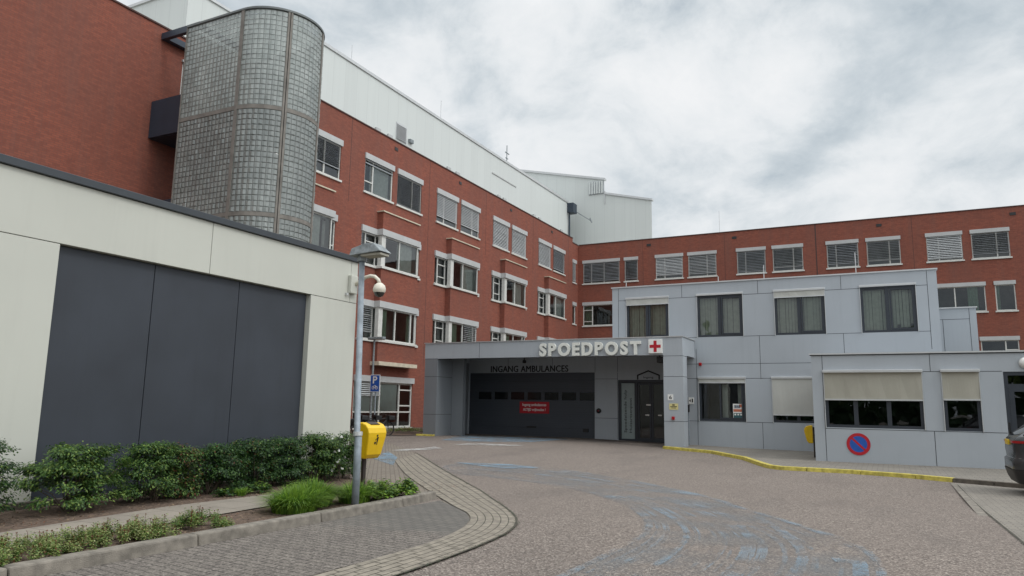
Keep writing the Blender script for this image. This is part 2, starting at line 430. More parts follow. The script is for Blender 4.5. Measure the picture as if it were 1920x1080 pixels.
def lamellas(mb, fr, u0, u1, z0, z1, w, pitch=.13, seed=0, gap=.25):
    rg = random.Random(seed); u = u0
    while u < u1 - .02:
        e = min(u1, u + pitch * (1 - gap * rg.random()))
        k = rg.uniform(.01, .05)
        mb.quad(fr(u, w, z0), fr(e, w - k, z0), fr(e, w - k, z1), fr(u, w, z1), 0)
        u += pitch

def folds(mb, fr, u0, u1, z0, z1, w, pitch=.16, amp=.04):
    n = max(2, int((u1 - u0) / pitch * 4))
    pts = [(u0 + (u1 - u0) * i / n, w + amp * math.sin(i * PI / 2)) for i in range(n + 1)]
    for (a, wa), (b, wb) in zip(pts, pts[1:]):
        mb.quad(fr(a, wa, z0), fr(b, wb, z0), fr(b, wb, z1), fr(a, wa, z1), 0)

def frame_bars(mb, fr, u0, u1, z0, z1, w0=-.13, w1=-.05, t=.075, mull=(), trans=()):
    mb.fbox(fr, u0, u0 + t, w0, w1, z0, z1); mb.fbox(fr, u1 - t, u1, w0, w1, z0, z1)
    mb.fbox(fr, u0 + t, u1 - t, w0, w1, z0, z0 + t); mb.fbox(fr, u0 + t, u1 - t, w0, w1, z1 - t, z1)
    for x in mull: mb.fbox(fr, x - t * .55, x + t * .55, w0, w1 + .012, z0 + t, z1 - t)
    for (a, b, z) in trans: mb.fbox(fr, a + t * .6, b - t * .6, w0, w1 + .006, z - t * .45, z + t * .45)

def window(parent, fr, u0, u1, z0, z1, box=.34, blind=0., tilt=.6, mull=None, trans=(), curtain=None, dark=False,
           frame='frame_white', slat='slat', sill=True, glass='glass', room='room', label=None, seed=0, pitch=.115):
    """one window: frame with pane, recess, sill, shutter box, blind and curtain as its own pieces"""
    mb = MB(); zt = z1 - box
    frame_bars(mb, fr, u0, u1, z0, zt + .02, mull=mull or (), trans=trans)
    win = mb.build('window', frame, parent)
    if label: win['label'] = label
    mb = MB(); mb.quad(fr(u0, -.1, z0), fr(u1, -.1, z0), fr(u1, -.1, zt), fr(u0, -.1, zt)); mb.build('pane', glass, win, recalc=False)
    mb = MB(); recess(mb, fr, u0, u1, z0, z1, .15, 1.6); mb.build('recess', room, win, recalc=False)
    if box:
        mb = MB(); mb.fbox(fr, u0 - .06, u1 + .06, -.14, .09, zt, z1); mb.build('shutter_box', 'shutter', win)
    if sill:
        mb = MB(); mb.fbox(fr, u0 - .09, u1 + .09, -.16, .09, z0 - .11, z0); mb.build('sill', 'frame_white', win)
    if blind:
        zb = zt - (zt - z0 - .12) * blind
        mb = MB(); slats(mb, fr, u0 + .05, u1 - .05, zt, zb, tilt, pitch, -.035, seed); mb.build('blind', slat, win, recalc=False)
    if curtain:
        mb = MB()
        for (a, b) in curtain[1]: folds(mb, fr, u0 + (u1 - u0) * a, u0 + (u1 - u0) * b, z0 + .02, zt - .02, -.35)
        mb.build('curtain', curtain[0], win, recalc=False)
    return win

# ------------------------------------------------------------------ text
_dg = None
def text_mesh(s, bold=0., extrude=0., spacing=1.):
    cu = bpy.data.curves.new('t', 'FONT'); cu.body = s; cu.offset = bold; cu.extrude = extrude; cu.space_character = spacing
    cu.resolution_u = 4
    o = bpy.data.objects.new('t', cu); C.objects.link(o)
    bpy.context.view_layer.update()
    me = bpy.data.meshes.new_from_object(o.evaluated_get(bpy.context.evaluated_depsgraph_get()))
    vs = [tuple(v.co) for v in me.vertices]; fs = [tuple(p.vertices) for p in me.polygons]
    bpy.data.objects.remove(o); bpy.data.curves.remove(cu); bpy.data.meshes.remove(me)
    return vs, fs
def text_fit(mb, s, fr, u0, u1, z0, z1, w, bold=0., thick=0., m=0, rot=False, fat=0.):
    """fit a line of lettering into a rectangle of a facade frame"""
    vs, fs = text_mesh(s, bold, .5 if thick else 0., 1.06)
    xs = [v[0] for v in vs]; ys = [v[1] for v in vs]
    x0, x1, y0, y1 = min(xs), max(xs), min(ys), max(ys)
    for i, (du, dz) in enumerate(((0, 0), (fat, 0), (-fat, 0), (0, fat * .6), (0, -fat * .6)) if fat else ((0, 0),)):
        out = []
        for x, y, z in vs:
            a = (x - x0) / (x1 - x0); b = (y - y0) / (y1 - y0)
            if rot: a, b = 1 - b, a
            out.append(fr(u0 + (u1 - u0) * a + du, w + i * .0006 + (thick * (z + .5) if thick else 0), z0 + (z1 - z0) * b + dz))
        mb.add_mesh(out, fs, m)

# ================================================================== GROUND
def sheet(name, poly, off, mat, step=1.0, kind=True):
    bm = bmesh.new()
    vs = [bm.verts.new((x, y, 0)) for x, y in poly]
    es = [bm.edges.new((vs[i], vs[(i + 1) % len(vs)])) for i in range(len(vs))]
    bmesh.ops.triangle_fill(bm, edges=es, use_beauty=True)
    x0, x1 = min(p[0] for p in poly), max(p[0] for p in poly); y0, y1 = min(p[1] for p in poly), max(p[1] for p in poly)
    lo, hi = max(x0, -17), min(x1, -2)
    if step:
        x = math.ceil(lo / step) * step
        while x < hi:
            bmesh.ops.bisect_plane(bm, geom=bm.verts[:] + bm.edges[:] + bm.faces[:], plane_co=(x, 0, 0), plane_no=(1, 0, 0)); x += step
        y = math.ceil(max(y0, 7) / step) * step
        while y < min(y1, 21):
            bmesh.ops.bisect_plane(bm, geom=bm.verts[:] + bm.edges[:] + bm.faces[:], plane_co=(0, y, 0), plane_no=(0, 1, 0)); y += step
    for v in bm.verts: v.co.z = gz(v.co.x, v.co.y) + off
    bmesh.ops.recalc_face_normals(bm, faces=bm.faces[:])
    bm.normal_update(); dn = [f for f in bm.faces if f.normal.z < 0]
    if dn: bmesh.ops.reverse_faces(bm, faces=dn)
    me = bpy.data.meshes.new(name); bm.to_mesh(me); bm.free()
    me.materials.append(M[mat])
    o = bpy.data.objects.new(name, me); C.objects.link(o)
    if kind: struct(o)
    return o

def resample(pts, n):
    pts = [Vector((p[0], p[1])) for p in pts]
    L = [0]
    for a, b in zip(pts, pts[1:]): L.append(L[-1] + (b - a).length)
    out = []
    for i in range(n):
        t = L[-1] * i / (n - 1); k = 0
        while k < len(pts) - 2 and L[k + 1] < t: k += 1
        d = L[k + 1] - L[k]
        out.append(pts[k].lerp(pts[k + 1], (t - L[k]) / d if d else 0))
    return out
def smooth_line(pts, n):
    """Catmull-Rom through the points, resampled"""
    P = [Vector((p[0], p[1])) for p in pts]; P = [P[0] * 2 - P[1]] + P + [P[-1] * 2 - P[-2]]
    out = []
    for i in range(1, len(P) - 2):
        for k in range(8):
            t = k / 8; a, b, c, d = P[i - 1], P[i], P[i + 1], P[i + 2]
            out.append(.5 * ((2 * b) + (c - a) * t + (2 * a - 5 * b + 4 * c - d) * t * t + (3 * b - a - 3 * c + d) * t ** 3))
    out.append(P[-2])
    return resample(out, n)
def ribbon(mb, line, width, off, m=0, rg=None):
    n = len(line); L = []
    for i, p in enumerate(line):
        d = (line[min(i + 1, n - 1)] - line[max(i - 1, 0)]).normalized(); q = Vector((-d.y, d.x))
        w = (width(i / (n - 1)) if callable(width) else width) / 2
        if rg: w *= rg.uniform(.75, 1.25)
        a, b = p + q * w, p - q * w
        L.append(((a.x, a.y, gz(a.x, a.y) + off), (b.x, b.y, gz(b.x, b.y) + off)))
    for (a, b), (c, d) in zip(L, L[1:]): mb.quad(a, b, d, c, m)

sheet('ground', [(-500, -400), (500, -400), (500, 600), (-500, 600)], -.03, 'ground')
sheet('road', [(-60, -60), (40, -60), (40, 40), (-60, 40)], 0., 'road')
OUT = [(-22.93, 29.96), (-17.45, 24.2), (-14.04, 20.7), (-8.02, 13.85), (-6.47, 11.94), (-5.5, 10.7), (-4.84, 9.71), (-4.45, 8.73), (-4.28, 7.6), (-4.22, 6.48), (-4.21, 5.2), (-4.2, 2), (-4.2, -4)]
INN = [(-10.36, 14.84), (-7.74, 11.96), (-6.37, 10.5), (-5.78, 9.91), (-5.4, 9.36), (-5.15, 8.8), (-5.0, 8.26), (-4.9, 7.69), (-4.86, 6.97), (-4.85, 5.5), (-4.85, 2), (-4.85, -4)]
sheet('paved_area', OUT + [(-6.95, -4), (-6.95, 11.2), (-8.6, 11.9), (-10.95, 13.6), (-20, 13.6), (-24, 29.5)], .004, 'pavers_light')
sheet('parking_bay', [(-4.9, -4), (-6.95, -4), (-6.95, 11.0)] + INN[2:9] + [(-4.9, 5.5)], .008, 'pavers')
# curved rows of border pavers, joints between every row
oo = smooth_line([(-14.0, 20.66)] + OUT[3:11], 150); ii = smooth_line([(-12.9, 17.9)] + INN[0:10], 150)
mb = MB(); rows = 6; rg = random.Random(5)
for r in range(rows):
    t0, t1 = (r + .06) / rows, (r + .94) / rows
    for k in range(149):
        if (k + r) % 3 == 0: sh = .12
        else: sh = 0.
        p = [oo[k].lerp(ii[k], t0), oo[k + 1].lerp(ii[k + 1], t0), oo[k + 1].lerp(ii[k + 1], t1), oo[k].lerp(ii[k], t1)]
        if sh: p[1] = p[0].lerp(p[1], 1 - sh); p[2] = p[3].lerp(p[2], 1 - sh)
        mb.quad(*[(q.x, q.y, gz(q.x, q.y) + .0165) for q in p])
struct(mb.build('paver_border', 'border', recalc=False))
mb = MB()
for k in range(149):
    for r in range(rows):
        t0, t1 = r / rows, (r + 1) / rows
        mb.quad(*[(q.x, q.y, gz(q.x, q.y) + .0135) for q in (oo[k].lerp(ii[k], t0), oo[k + 1].lerp(ii[k + 1], t0), oo[k + 1].lerp(ii[k + 1], t1), oo[k].lerp(ii[k], t1))])
struct(mb.build('paver_border_bed', 'gap', recalc=False))
mb = MB(); ribbon(mb, smooth_line(OUT[2:11], 220), .03, .021, 0, random.Random(3)); struct(mb.build('road_edge_joint', 'gap', recalc=False))
# right parking bay with its concrete edging
sheet('parking_paving', [(1.42, -4), (30, -4), (30, 22.2), (3.2, 22.3), (1.42, 23.2)], .004, 'pavers_park')
sheet('edging_strip', [(1.17, -4), (1.42, -4), (1.42, 23.0), (1.3, 23.1)], .008, 'kerb', 0)
mb = MB(); ribbon(mb, resample([(1.44, 22.6), (1.45, -4)], 90), .03, .012, 0, random.Random(4)); struct(mb.build('edging_joint', 'gap', recalc=False))
# raised pavement in front of the grey buildings
KB = [(-8.9, 31.9), (-6.69, 31.0), (-4.95, 28.4), (-4.1, 26.2), (-3.6, 25.0), (-3.2, 24.6), (-1.09, 24.5), (.31, 24.0), (1.36, 23.35), (2.84, 22.6), (5, 22.3), (30, 22.2)]
sheet('pavement', [(x, y + .1) for x, y in KB] + [(30, 36), (-8.9, 36)], .096, 'pavement')

def kerb(name, pts, width, h, mat, stone=1.0, side=1, base=0., n=None, gapw=.014, bevel=.012, origin=None):
    """row of kerb stones along a line, the stones set with open joints"""
    L = sum((Vector(b) - Vector(a)).length for a, b in zip(pts, pts[1:]))
    n = n or max(2, int(round(L / .25)))
    line = resample(pts, n + 1); per = max(1, int(round(stone / (L / n))))
    mb = MB()
    for s in range(0, n, per):
        seg = line[s:min(n, s + per) + 1]
        if len(seg) < 2: continue
        seg = [Vector(q) for q in seg]
        seg[0] = seg[0].lerp(seg[1], gapw / max(1e-3, (seg[1] - seg[0]).length))
        ring = []
        for i, p in enumerate(seg):
            d = (seg[min(i + 1, len(seg) - 1)] - seg[max(i - 1, 0)]).normalized(); q = Vector((-d.y, d.x)) * side
            z = gz(p.x, p.y) + base
            f, t = p, p + q * width
            a = len(mb.v)
            ft = p + q * .025
            mb.v += [(f.x, f.y, z - .05), (ft.x, ft.y, z + h), (t.x, t.y, z + h), (t.x, t.y, z - .05)]
            ring.append(a)
        for a, b in zip(ring, ring[1:]):
            for k in range(3): mb.f.append((a + k, a + k + 1, b + k + 1, b + k)); mb.m.append(0)
        for a in (ring[0], ring[-1]): mb.f.append((a, a + 1, a + 2, a + 3)); mb.m.append(0)
    o = mb.build(name, mat, bevel=bevel); struct(o); return o
kerb('kerb', [(-6.95, -4), (-6.93, 6.5), (-6.92, 9.0), (-7.02, 10.3), (-7.16, 11.25)], .2, .13, 'kerb', 1.9, 1, bevel=.02)
kerb('yellow_kerb', KB[:9], .2, .115, 'kerb_yellow', 1.5, 1)
kerb('grey_kerb', KB[8:], .2, .112, 'kerb_dark', 1.0, 1)
kerb('yellow_kerb', [(-21.95, 32.2), (-20.9, 32.2)], .2, .09, 'kerb_yellow', 1.1, 1)
# planting bed between kerb and white building
sheet('planting_bed', [(-7.1, -4), (-7.1, 10.2), (-7.25, 11.1), (-8.6, 11.7), (-10.2, 12.6), (-10.95, 13.6), (-10.95, -4)], .085, 'soil')
sheet('slab_path', [(-8.06, -4), (-8.06, 6.6), (-8.22, 8.9), (-8.3, 9.6), (-9.2, 9.6), (-9.3, 7.4), (-9.0, 5.), (-9., -4)], .1, 'slab')
mb = MB(); mb.box(-10.85, -10.72, -3.9, 13.3, .05, .17); struct(mb.build('bed_edging', 'kerb_dark'))
sheet('wall_foot_bed', [(-26.6, 31.4), (-22.1, 31.2), (-22.1, 33.0), (-22.4, 41), (-26.6, 41)], .03, 'soil')

# blue paint of the ambulance lane, worn by tyres
bt = smooth_line([(-11.3, 18.84), (-9.27, 19.64), (-6.48, 18.59), (-3.82, 16.07), (-2.31, 13.57), (-1.27, 11.85), (-.5, 10.39), (-.19, 9.03), (-.16, 7.6), (-.2, 5.5)], 90)
bb = smooth_line([(-11.0, 17.6), (-10.15, 16.15), (-7.97, 15.73), (-6.3, 14.98), (-4.59, 13.16), (-3.62, 11.49), (-3.08, 10.13), (-2.86, 8.77), (-2.86, 7.0), (-2.9, 5.5)], 90)
mb = MB()
for k in range(89): mb.quad(*[(q.x, q.y, gz(q.x, q.y) + .004) for q in (bt[k], bt[k + 1], bb[k + 1], bb[k])])
struct(mb.build('road_marking', 'blue_faint', recalc=False))
mb = MB(); mb2_ = MB(); rg = random.Random(8)
for k in range(30):
    t = k / 29 + rg.uniform(-.015, .015)
    i0 = rg.choice([0, 0, 8, 20, 34, 45]) if t > .06 else 0; i1 = rg.choice([90, 90, 90, 82, 70])
    drift = rg.uniform(-.05, .05)
    ln = [bt[i].lerp(bb[i], min(1, max(0, t + drift * math.sin(i / 28 + k)))) for i in range(i0, i1)]
    wv = rg.choice([.03, .04, .045, .06, .08]) if t > .08 else .11
    ph = rg.uniform(0, 6)
    ribbon(mb if rg.random() < .5 or t < .08 else mb2_, ln, lambda u_, w_=wv, p_=ph: w_ * (.55 + .45 * math.sin(u_ * 5 + p_) ** 2) * (1.5 - .6 * u_), .006 + .0008 * (k % 4), 0, rg)
for pts, w_ in (([(-9.05, 19.18), (-5.21, 16.78), (-3.28, 15.12), (-2.24, 13.13)], .2), ([(-10.8, 18.6), (-9.2, 19.2), (-7.2, 18.5)], .4), ([(-10.3, 17.6), (-8.2, 17.6), (-6.2, 16.6)], .25),
                ([(-3.29, 13.81), (-2.32, 12.15), (-1.81, 10.48), (-1.58, 9.21), (-1.52, 8.19), (-1.5, 6.)], .1), ([(-1.96, 12.45), (-1.37, 10.81), (-1.04, 9.57), (-.94, 8.88), (-.93, 7.99), (-.95, 6.)], .13),
                ([(-4.08, 12.51), (-3.29, 10.96), (-2.93, 9.67), (-2.86, 8.57), (-2.86, 7.52), (-2.89, 5.8)], .1)):
    ribbon(mb, smooth_line(pts, 70), w_, .0105, 0, rg)
struct(mb2_.build('road_marking', 'blue_soft', recalc=False))
struct(mb.build('road_marking', 'blue_mid', recalc=False))
for poly in ([(-.68, 9.15), (-.33, 9.1), (-.3, 8.9), (-.62, 8.92)], [(-.45, 8.9), (-.3, 8.9), (-.27, 8.2), (-.42, 8.2)],
             [(-18.31, 28.9), (-20.2, 34.0), (-14.4, 34.6), (-14.51, 30.73), (-16.19, 28.9)], [(-13.81, 18.02), (-15.28, 20.8), (-13.54, 18.93), (-12.0, 16.6)],
             [(-11.4, 18.8), (-10.0, 19.7), (-8.9, 19.3), (-9.6, 18.2)]):
    sheet('road_marking', poly, .013, 'blue_strong')
for poly in ([(-15.48, 21.31), (-15.63, 24.25), (-14.72, 23.39), (-15.03, 21.0)], [(-15.9, 26), (-15.9, 27.4), (-13.6, 28), (-13.8, 27)]):
    sheet('road_marking', poly, .017, 'white_paint')
mb = MB()  # patchy darker sheets over the floor of the portal
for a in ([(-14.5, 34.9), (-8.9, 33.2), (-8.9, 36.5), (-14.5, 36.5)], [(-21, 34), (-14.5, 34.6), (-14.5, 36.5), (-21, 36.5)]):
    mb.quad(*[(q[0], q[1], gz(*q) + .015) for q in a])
struct(mb.build('road_dark_patch', 'dark_patch', recalc=False))

# ================================================================== RED BRICK HOSPITAL
XL, YR = -26.7, 66.4
fL, fR = FY(XL), FX(YR)
H = thing('brick_hospital', 'long red brick hospital with white metal attic, two wings meeting at an inside corner', 'hospital building', (XL, 40, 0))
BAYS = [(26.6, 30.65), (32.93, 38.85), (40.7, 46.58), (48.7, 54.6), (57.05, 62.95)]
holesL, holesR = [], []
R1 = [(28.0, 30.79), (32.94, 35.69), (36.18, 38.86), (40.72, 43.42), (43.92, 46.58), (48.76, 51.42), (51.98, 54.66), (57.15, 59.78), (60.36, 63.0)]
for a, b in R1: holesL.append((a, b, 13.9, 16.22))
for a, b in BAYS[0:]:
    holesL.append((a, b, 9.62, 11.86)); holesL.append((a, b, 5.28, 7.55))
holesL += [(64.75, 65.85, 13.55, 15.8), (64.7, 65.8, 9.5, 11.62), (20.2, 21.4, 14.0, 16.3), (32.9, 38.62, .2, 3.2)]
mb = MB()
wall_holes(mb, fL, 25.0, 65.0, -.3, 17.86, [h for h in holesL if h[1] <= 65 and h[0] > 25])
wall_holes(mb, fL, -30, 25.0, -.3, 17.3, [h for h in holesL if h[1] < 25])
# short lower return before the corner
mb2 = [h for h in holesL if h[0] > 64]
wall_holes(mb, fL, 65.0, 66.4, -.3, 17.42, [(65.0, h[1], h[2], h[3]) for h in mb2])
mb.quad((XL, 25, 17.3), (XL - .4, 25, 17.3), (XL - .4, 25, 17.86), (XL, 25, 17.86))
WR = [(-26.15, -22.42), (-21.9, -20.6), (-18.86, -16.3), (-15.8, -13.25), (-11.44, -9.0), (-8.4, -5.92), (-4.03, -1.6), (-.97, 1.5), (3.36, 5.82), (6.43, 8.93), (10.8, 13.3)]
for a, b in WR: holesR.append((a, b, 13.52, 15.84))
V2 = [(-26.15, -21.6), (-18.86, -13.25), (2.2, 7.09), (7.72, 9.02), (10.8, 13.3)]
for a, b in V2: holesR.append((a, b, 9.38, 11.68))
holesR.append((6.5, 8.95, 5.0, 7.42))
wall_holes(mb, fR, XL, 18, -.3, 17.42, holesR)
mb.quad((18, YR, -.3), (18, YR + 14, -.3), (18, YR + 14, 17.4), (18, YR, 17.4))
mb.quad((-48, -30, -.3), (XL, -30, -.3), (XL, -30, 17.3), (-48, -30, 17.3))
mb.build('wall', 'brick', H, recalc=False)
mb = MB()
mb.box(-48, XL - .35, 25, 66.2, 17.2, 17.3); mb.box(-48, XL - .35, -30, 24.9, 16.8, 16.9); mb.box(XL - .3, 17.9, YR + .35, YR + 14, 16.9, 17.0)
mb.build('roof', 'beige_roof', H)
mb = MB()
mb.box(XL - .38, XL + .05, 25.0, 65.0, 17.86, 17.93); mb.box(XL - .38, XL + .05, -30, 24.95, 17.3, 17.37)
mb.box(XL - .38, XL + .05, 65.02, 66.3, 17.42, 17.49); mb.box(XL + .06, 18, YR - .05, YR + .38, 17.42, 17.49)
mb.build('coping', 'coping', H)
# expansion joints and spouts
for u in (31.6, 39.75, 47.6, 56.0, 63.9):
    mb = MB(); mb.fbox(fL, u, u + .03, -.02, .004, 12.9 if u != 39.75 else 4, 17.85); mb.build('expansion_joint', 'coping', H)
for u in (-20.1, -12.5, -4.9, 2.4):
    mb = MB(); mb.fbox(fR, u, u + (.1 if u == -4.9 else .03), -.02, .004, 8, 17.4); mb.build('expansion_joint', 'coping', H)
for u in (35.9, 43.7, 51.75, 60.0):
    mb = MB(); mb.fbox(fL, u - .16, u + .16, -.1, .03, 17.3, 17.5); mb.build('spout', 'black', H)
for u in (-19.5, -11.6, .05, 9.3):
    mb = MB(); mb.fbox(fR, u - .2, u + .2, -.1, .03, 16.75, 16.98); mb.build('spout', 'black', H)
# upper row of the long facade
S1 = [dict(blind=.72, tilt=.25, slat='slat_dark', mull=[29.5]), dict(blind=.12, tilt=.3, slat='slat_dark', mull=[33.75], trans=[(32.94, 33.75, 14.55)], curtain=('curtain', [(.32, .98)])),
      dict(blind=1., tilt=.25, slat='slat_dark', mull=[37.85]), dict(blind=.82, tilt=.92, mull=[41.7]), dict(blind=.78, tilt=.92, mull=[45.6]),
      dict(blind=1., tilt=.92), dict(blind=1., tilt=.92), dict(blind=1., tilt=.92), dict(blind=.93, tilt=.7, slat='slat_dark')]
for i, ((a, b), s) in enumerate(zip(R1, S1)): window(H, fL, a, b, 13.9, 16.22, seed=i, **s)
window(H, fL, 65.0, 65.85, 13.55, 15.8, blind=.95, tilt=.8); window(H, fL, 65.0, 65.8, 9.5, 11.62, curtain=('curtain', [(0, 1)]))
window(H, fL, 20.2, 21.4, 14.0, 16.3, box=.1)
# upper row of the cross wing
SR = [dict(blind=.93, tilt=.45, slat='slat_dark', mull=[-25.3, -24.0]), dict(blind=.93, tilt=.35, slat='slat_dark'), dict(blind=.88, tilt=.75, mull=[-18.0]), dict(blind=.9, tilt=.5, mull=[-14.1]),
      dict(blind=.95, tilt=.4, slat='slat_dark', mull=[-10.7]), dict(blind=.86, tilt=.3, mull=[-6.7]), dict(blind=.88, tilt=.4, slat='slat_dark', mull=[-3.3]), dict(blind=.85, tilt=.3, mull=[.7]),
      dict(blind=.95, tilt=.8, mull=[4.2]), dict(blind=.86, tilt=.3, slat='slat_dark', mull=[8.1]), dict(blind=.9, tilt=.6, mull=[12])]
for i, ((a, b), s) in enumerate(zip(WR, SR)): window(H, fR, a, b, 13.52, 15.84, box=.3, seed=40 + i, pitch=.14, **s)
window(H, fR, *V2[0], 9.38, 11.68, box=.3, mull=[-25.2, -23.1], trans=[(-26.15, -25.2, 10.9), (-26.15, -25.2, 9.8)], curtain=('curtain_green', [(.02, .2)]), room='room_dark')
window(H, fR, *V2[1], 9.38, 11.68, box=.3, mull=[-17.2, -15], room='room_dark')
window(H, fR, *V2[2], 9.38, 11.68, box=.3, mull=[3.0, 5.05], trans=[(2.2, 3.0, 10.6)], curtain=('curtain_green', [(.76, .9)]), room='room_dark')
window(H, fR, *V2[3], 9.38, 11.68, box=.3, curtain=('curtain_green', [(.03, .25)]), room='room_dark')
window(H, fR, *V2[4], 9.38, 11.68, box=.3, mull=[12.1], room='room_dark')
window(H, fR, 6.5, 8.95, 5.0, 7.42, box=.3, mull=[8.1], trans=[(8.1, 8.95, 6.4), (8.1, 8.95, 5.7)], room='room_dark')

# projecting bays
PD = .42
def path_box(mb, pts, t, z0, z1, m=0):
    """band that follows a stepped facade line: pts are (u, w)"""
    for (a, b) in zip(pts, pts[1:]):
        if abs(a[0] - b[0]) < 1e-6: mb.fbox(fL, a[0] - t, a[0] + .0, min(a[1], b[1]) + .001, max(a[1], b[1]) + t, z0, z1, m)
        else: mb.fbox(fL, a[0], b[0], a[1] - .03, a[1] + t, z0, z1, m)
def bay(i, u0, u3):
    u1, u2 = u0 + (1.42 if i else .6), u3 - .72
    for z0, z1 in ((11.86, 12.93), (7.55, 9.5), (4.02, 5.17)):
        mb = MB(); mb.fbox(fL, u1, u2, .0, PD, z0 + .002, z1); mb.build('bay_apron', 'brick', H)
    mb = MB(); mb.fbox(fL, u1 - .08, u2 + .06, 0, PD + .07, 12.93, 13.0); mb.build('bay_cap', 'beige', H)
    mb = MB(); mb.fbox(fL, u1 - .1, u2, .0, PD + .22, 3.8, 4.02); mb.build('bay_soffit', 'beige', H)
    for row, (z0, z1) in enumerate(((9.62, 11.86), (5.28, 7.55))):
        zt = z1 - .36
        mb = MB()
        mid = u1 + (u2 - u1) * (.48 if (i + row) % 2 else .44)
        frame_bars(mb, fL, u0, u1, z0, zt, -.13, -.05, .07, [u0 + .42], [(u0 + .42, u1, z0 + .55), (u0 + .42, u1, zt - .5)])
        mb.fbox(fL, u1 - .02, u1 + .34, PD - .28, PD - .02, z0, zt)              # broad white corner post
        mb.fbox(fL, u1, u1 + .06, -.05, PD - .28, z0, z0 + .07); mb.fbox(fL, u1, u1 + .06, -.05, PD - .28, zt - .07, zt)
        frame_bars(mb, fL, u1 + .34, u2, z0, zt, PD - .13, PD - .05, .07, [mid])
        mb.fbox(fL, u2 - .02, u2 + .05, -.05, PD - .13, z0, zt)
        frame_bars(mb, fL, u2 + .05, u3, z0, zt, -.13, -.05, .07, [], [(u2 + .05, u3, z0 + .5)] if row == 0 else [])
        if row: mb.fbox(fL, u2 - .55, u2 - .45, PD - .13, PD - .04, z0, zt)
        win = mb.build('bay_window', 'frame_white', H)
        mb = MB()
        mb.quad(fL(u0, -.1, z0), fL(u1, -.1, z0), fL(u1, -.1, zt), fL(u0, -.1, zt))
        mb.quad(fL(u1 + .03, -.1, z0), fL(u1 + .03, PD - .28, z0), fL(u1 + .03, PD - .28, zt), fL(u1 + .03, -.1, zt))
        mb.quad(fL(u1 + .3, PD - .1, z0), fL(u2, PD - .1, z0), fL(u2, PD - .1, zt), fL(u1 + .3, PD - .1, zt))
        mb.quad(fL(u2 + .04, -.1, z0), fL(u3, -.1, z0), fL(u3, -.1, zt), fL(u2 + .04, -.1, zt))
        mb.build('pane', 'glass', win, recalc=False)
        mb = MB(); recess(mb, fL, u0, u3, z0, z1, .15, 1.8)
        mb.quad(fL(u1, -.1, zt), fL(u2, -.1, zt), fL(u2, PD - .1, zt), fL(u1, PD - .1, zt))
        mb.build('recess', 'room', win, recalc=False)
        mb = MB()
        mb.fbox(fL, u0 - .06, u1 - .1, -.13, .1, zt, z1); mb.fbox(fL, u1 - .1, u2 + .1, -.13, PD + .1, zt - .004, z1 + .004); mb.fbox(fL, u2 + .1, u3 + .06, -.13, .1, zt, z1)
        mb.build('shutter_box', 'shutter', win)
        mb = MB()
        mb.fbox(fL, u0 - .09, u1 - .08, -.16, .1, z0 - .12, z0); mb.fbox(fL, u1 - .08, u2 + .08, -.16, PD + .1, z0 - .124, z0 - .004); mb.fbox(fL, u2 + .08, u3 + .09, -.16, .1, z0 - .12, z0)
        mb.build('sill', 'frame_white', win)
        mb = MB()
        rg = random.Random(i * 7 + row)
        cur = 'curtain_green' if row else 'curtain'
        for a, b in ((u1 + .4, u1 + .4 + rg.uniform(.7, 1.1)), (u2 + .1, u3 - .1)) if row else ((mid + .1, u2 - .2 - .5 * rg.random()), (u2 + .1, u3 - .1)):
            folds(mb, fL, a, b, z0 + .03, zt - .03, PD - .32 if b < u2 else -.4)
        mb.build('curtain', cur, win, recalc=False)
        if (i, row) in ((1, 1),):
            mb = MB(); slats(mb, fL, u0 + .08, u1 - .1, zt, z0 + .45, .35, .12, -.03); mb.build('blind', 'slat', win, recalc=False)
        if (i, row) in ((2, 1),):
            mb = MB(); slats(mb, fL, mid + .05, u2 - .1, zt, z0 + .1, .35, .13, PD - .03); slats(mb, fL, u2 + .1, u3 - .1, zt, z0 + .1, .35, .13, -.03); mb.build('blind', 'slat', win, recalc=False)
for i, (a, b) in enumerate(BAYS): bay(i, a, b)
# ground floor window below the first full bay
mb = MB(); u0, u1, z0, z1 = 32.9, 38.62, .2, 3.2; zt = 2.86
frame_bars(mb, fL, u0, u1, z0, zt, t=.09, mull=[35.35, 37.3], trans=[(u0, 35.35, 1.12), (35.35, u1, 1.12), (37.3, u1, 2.45), (37.3, u1, 1.5)])
win = mb.build('window', 'frame_white', H)
mb = MB(); mb.quad(fL(u0, -.1, z0), fL(u1, -.1, z0), fL(u1, -.1, zt), fL(u0, -.1, zt)); mb.build('pane', 'glass', win, recalc=False)
mb = MB(); recess(mb, fL, u0, u1, z0, z1, .15, 1.6); mb.build('recess', 'room_dark', win, recalc=False)
mb = MB(); mb.fbox(fL, u0 - .06, u1 + .06, -.14, .12, zt, z1); mb.build('shutter_box', 'shutter', win)
mb = MB(); mb.fbox(fL, u0 - .09, u1 + .09, -.16, .1, z0 - .11, z0); mb.build('sill', 'frame_white', win)
mb = MB(); slats(mb, fL, u0 + .1, 35.3, zt, 2.1, .6, .11, -.03); mb.build('blind', 'slat', win, recalc=False)
mb = MB(); mb.quad(fL(u0, -.16, 1.15), fL(37.2, -.16, 1.15), fL(37.2, -.16, zt), fL(u0, -.16, zt)); mb.build('roller_screen', 'screen_white', win, recalc=False)
mb = MB(); mb.fbox(fL, 30.2, 40.2, 0, .5, -.1, .16); mb.build('plinth', 'soil', H)

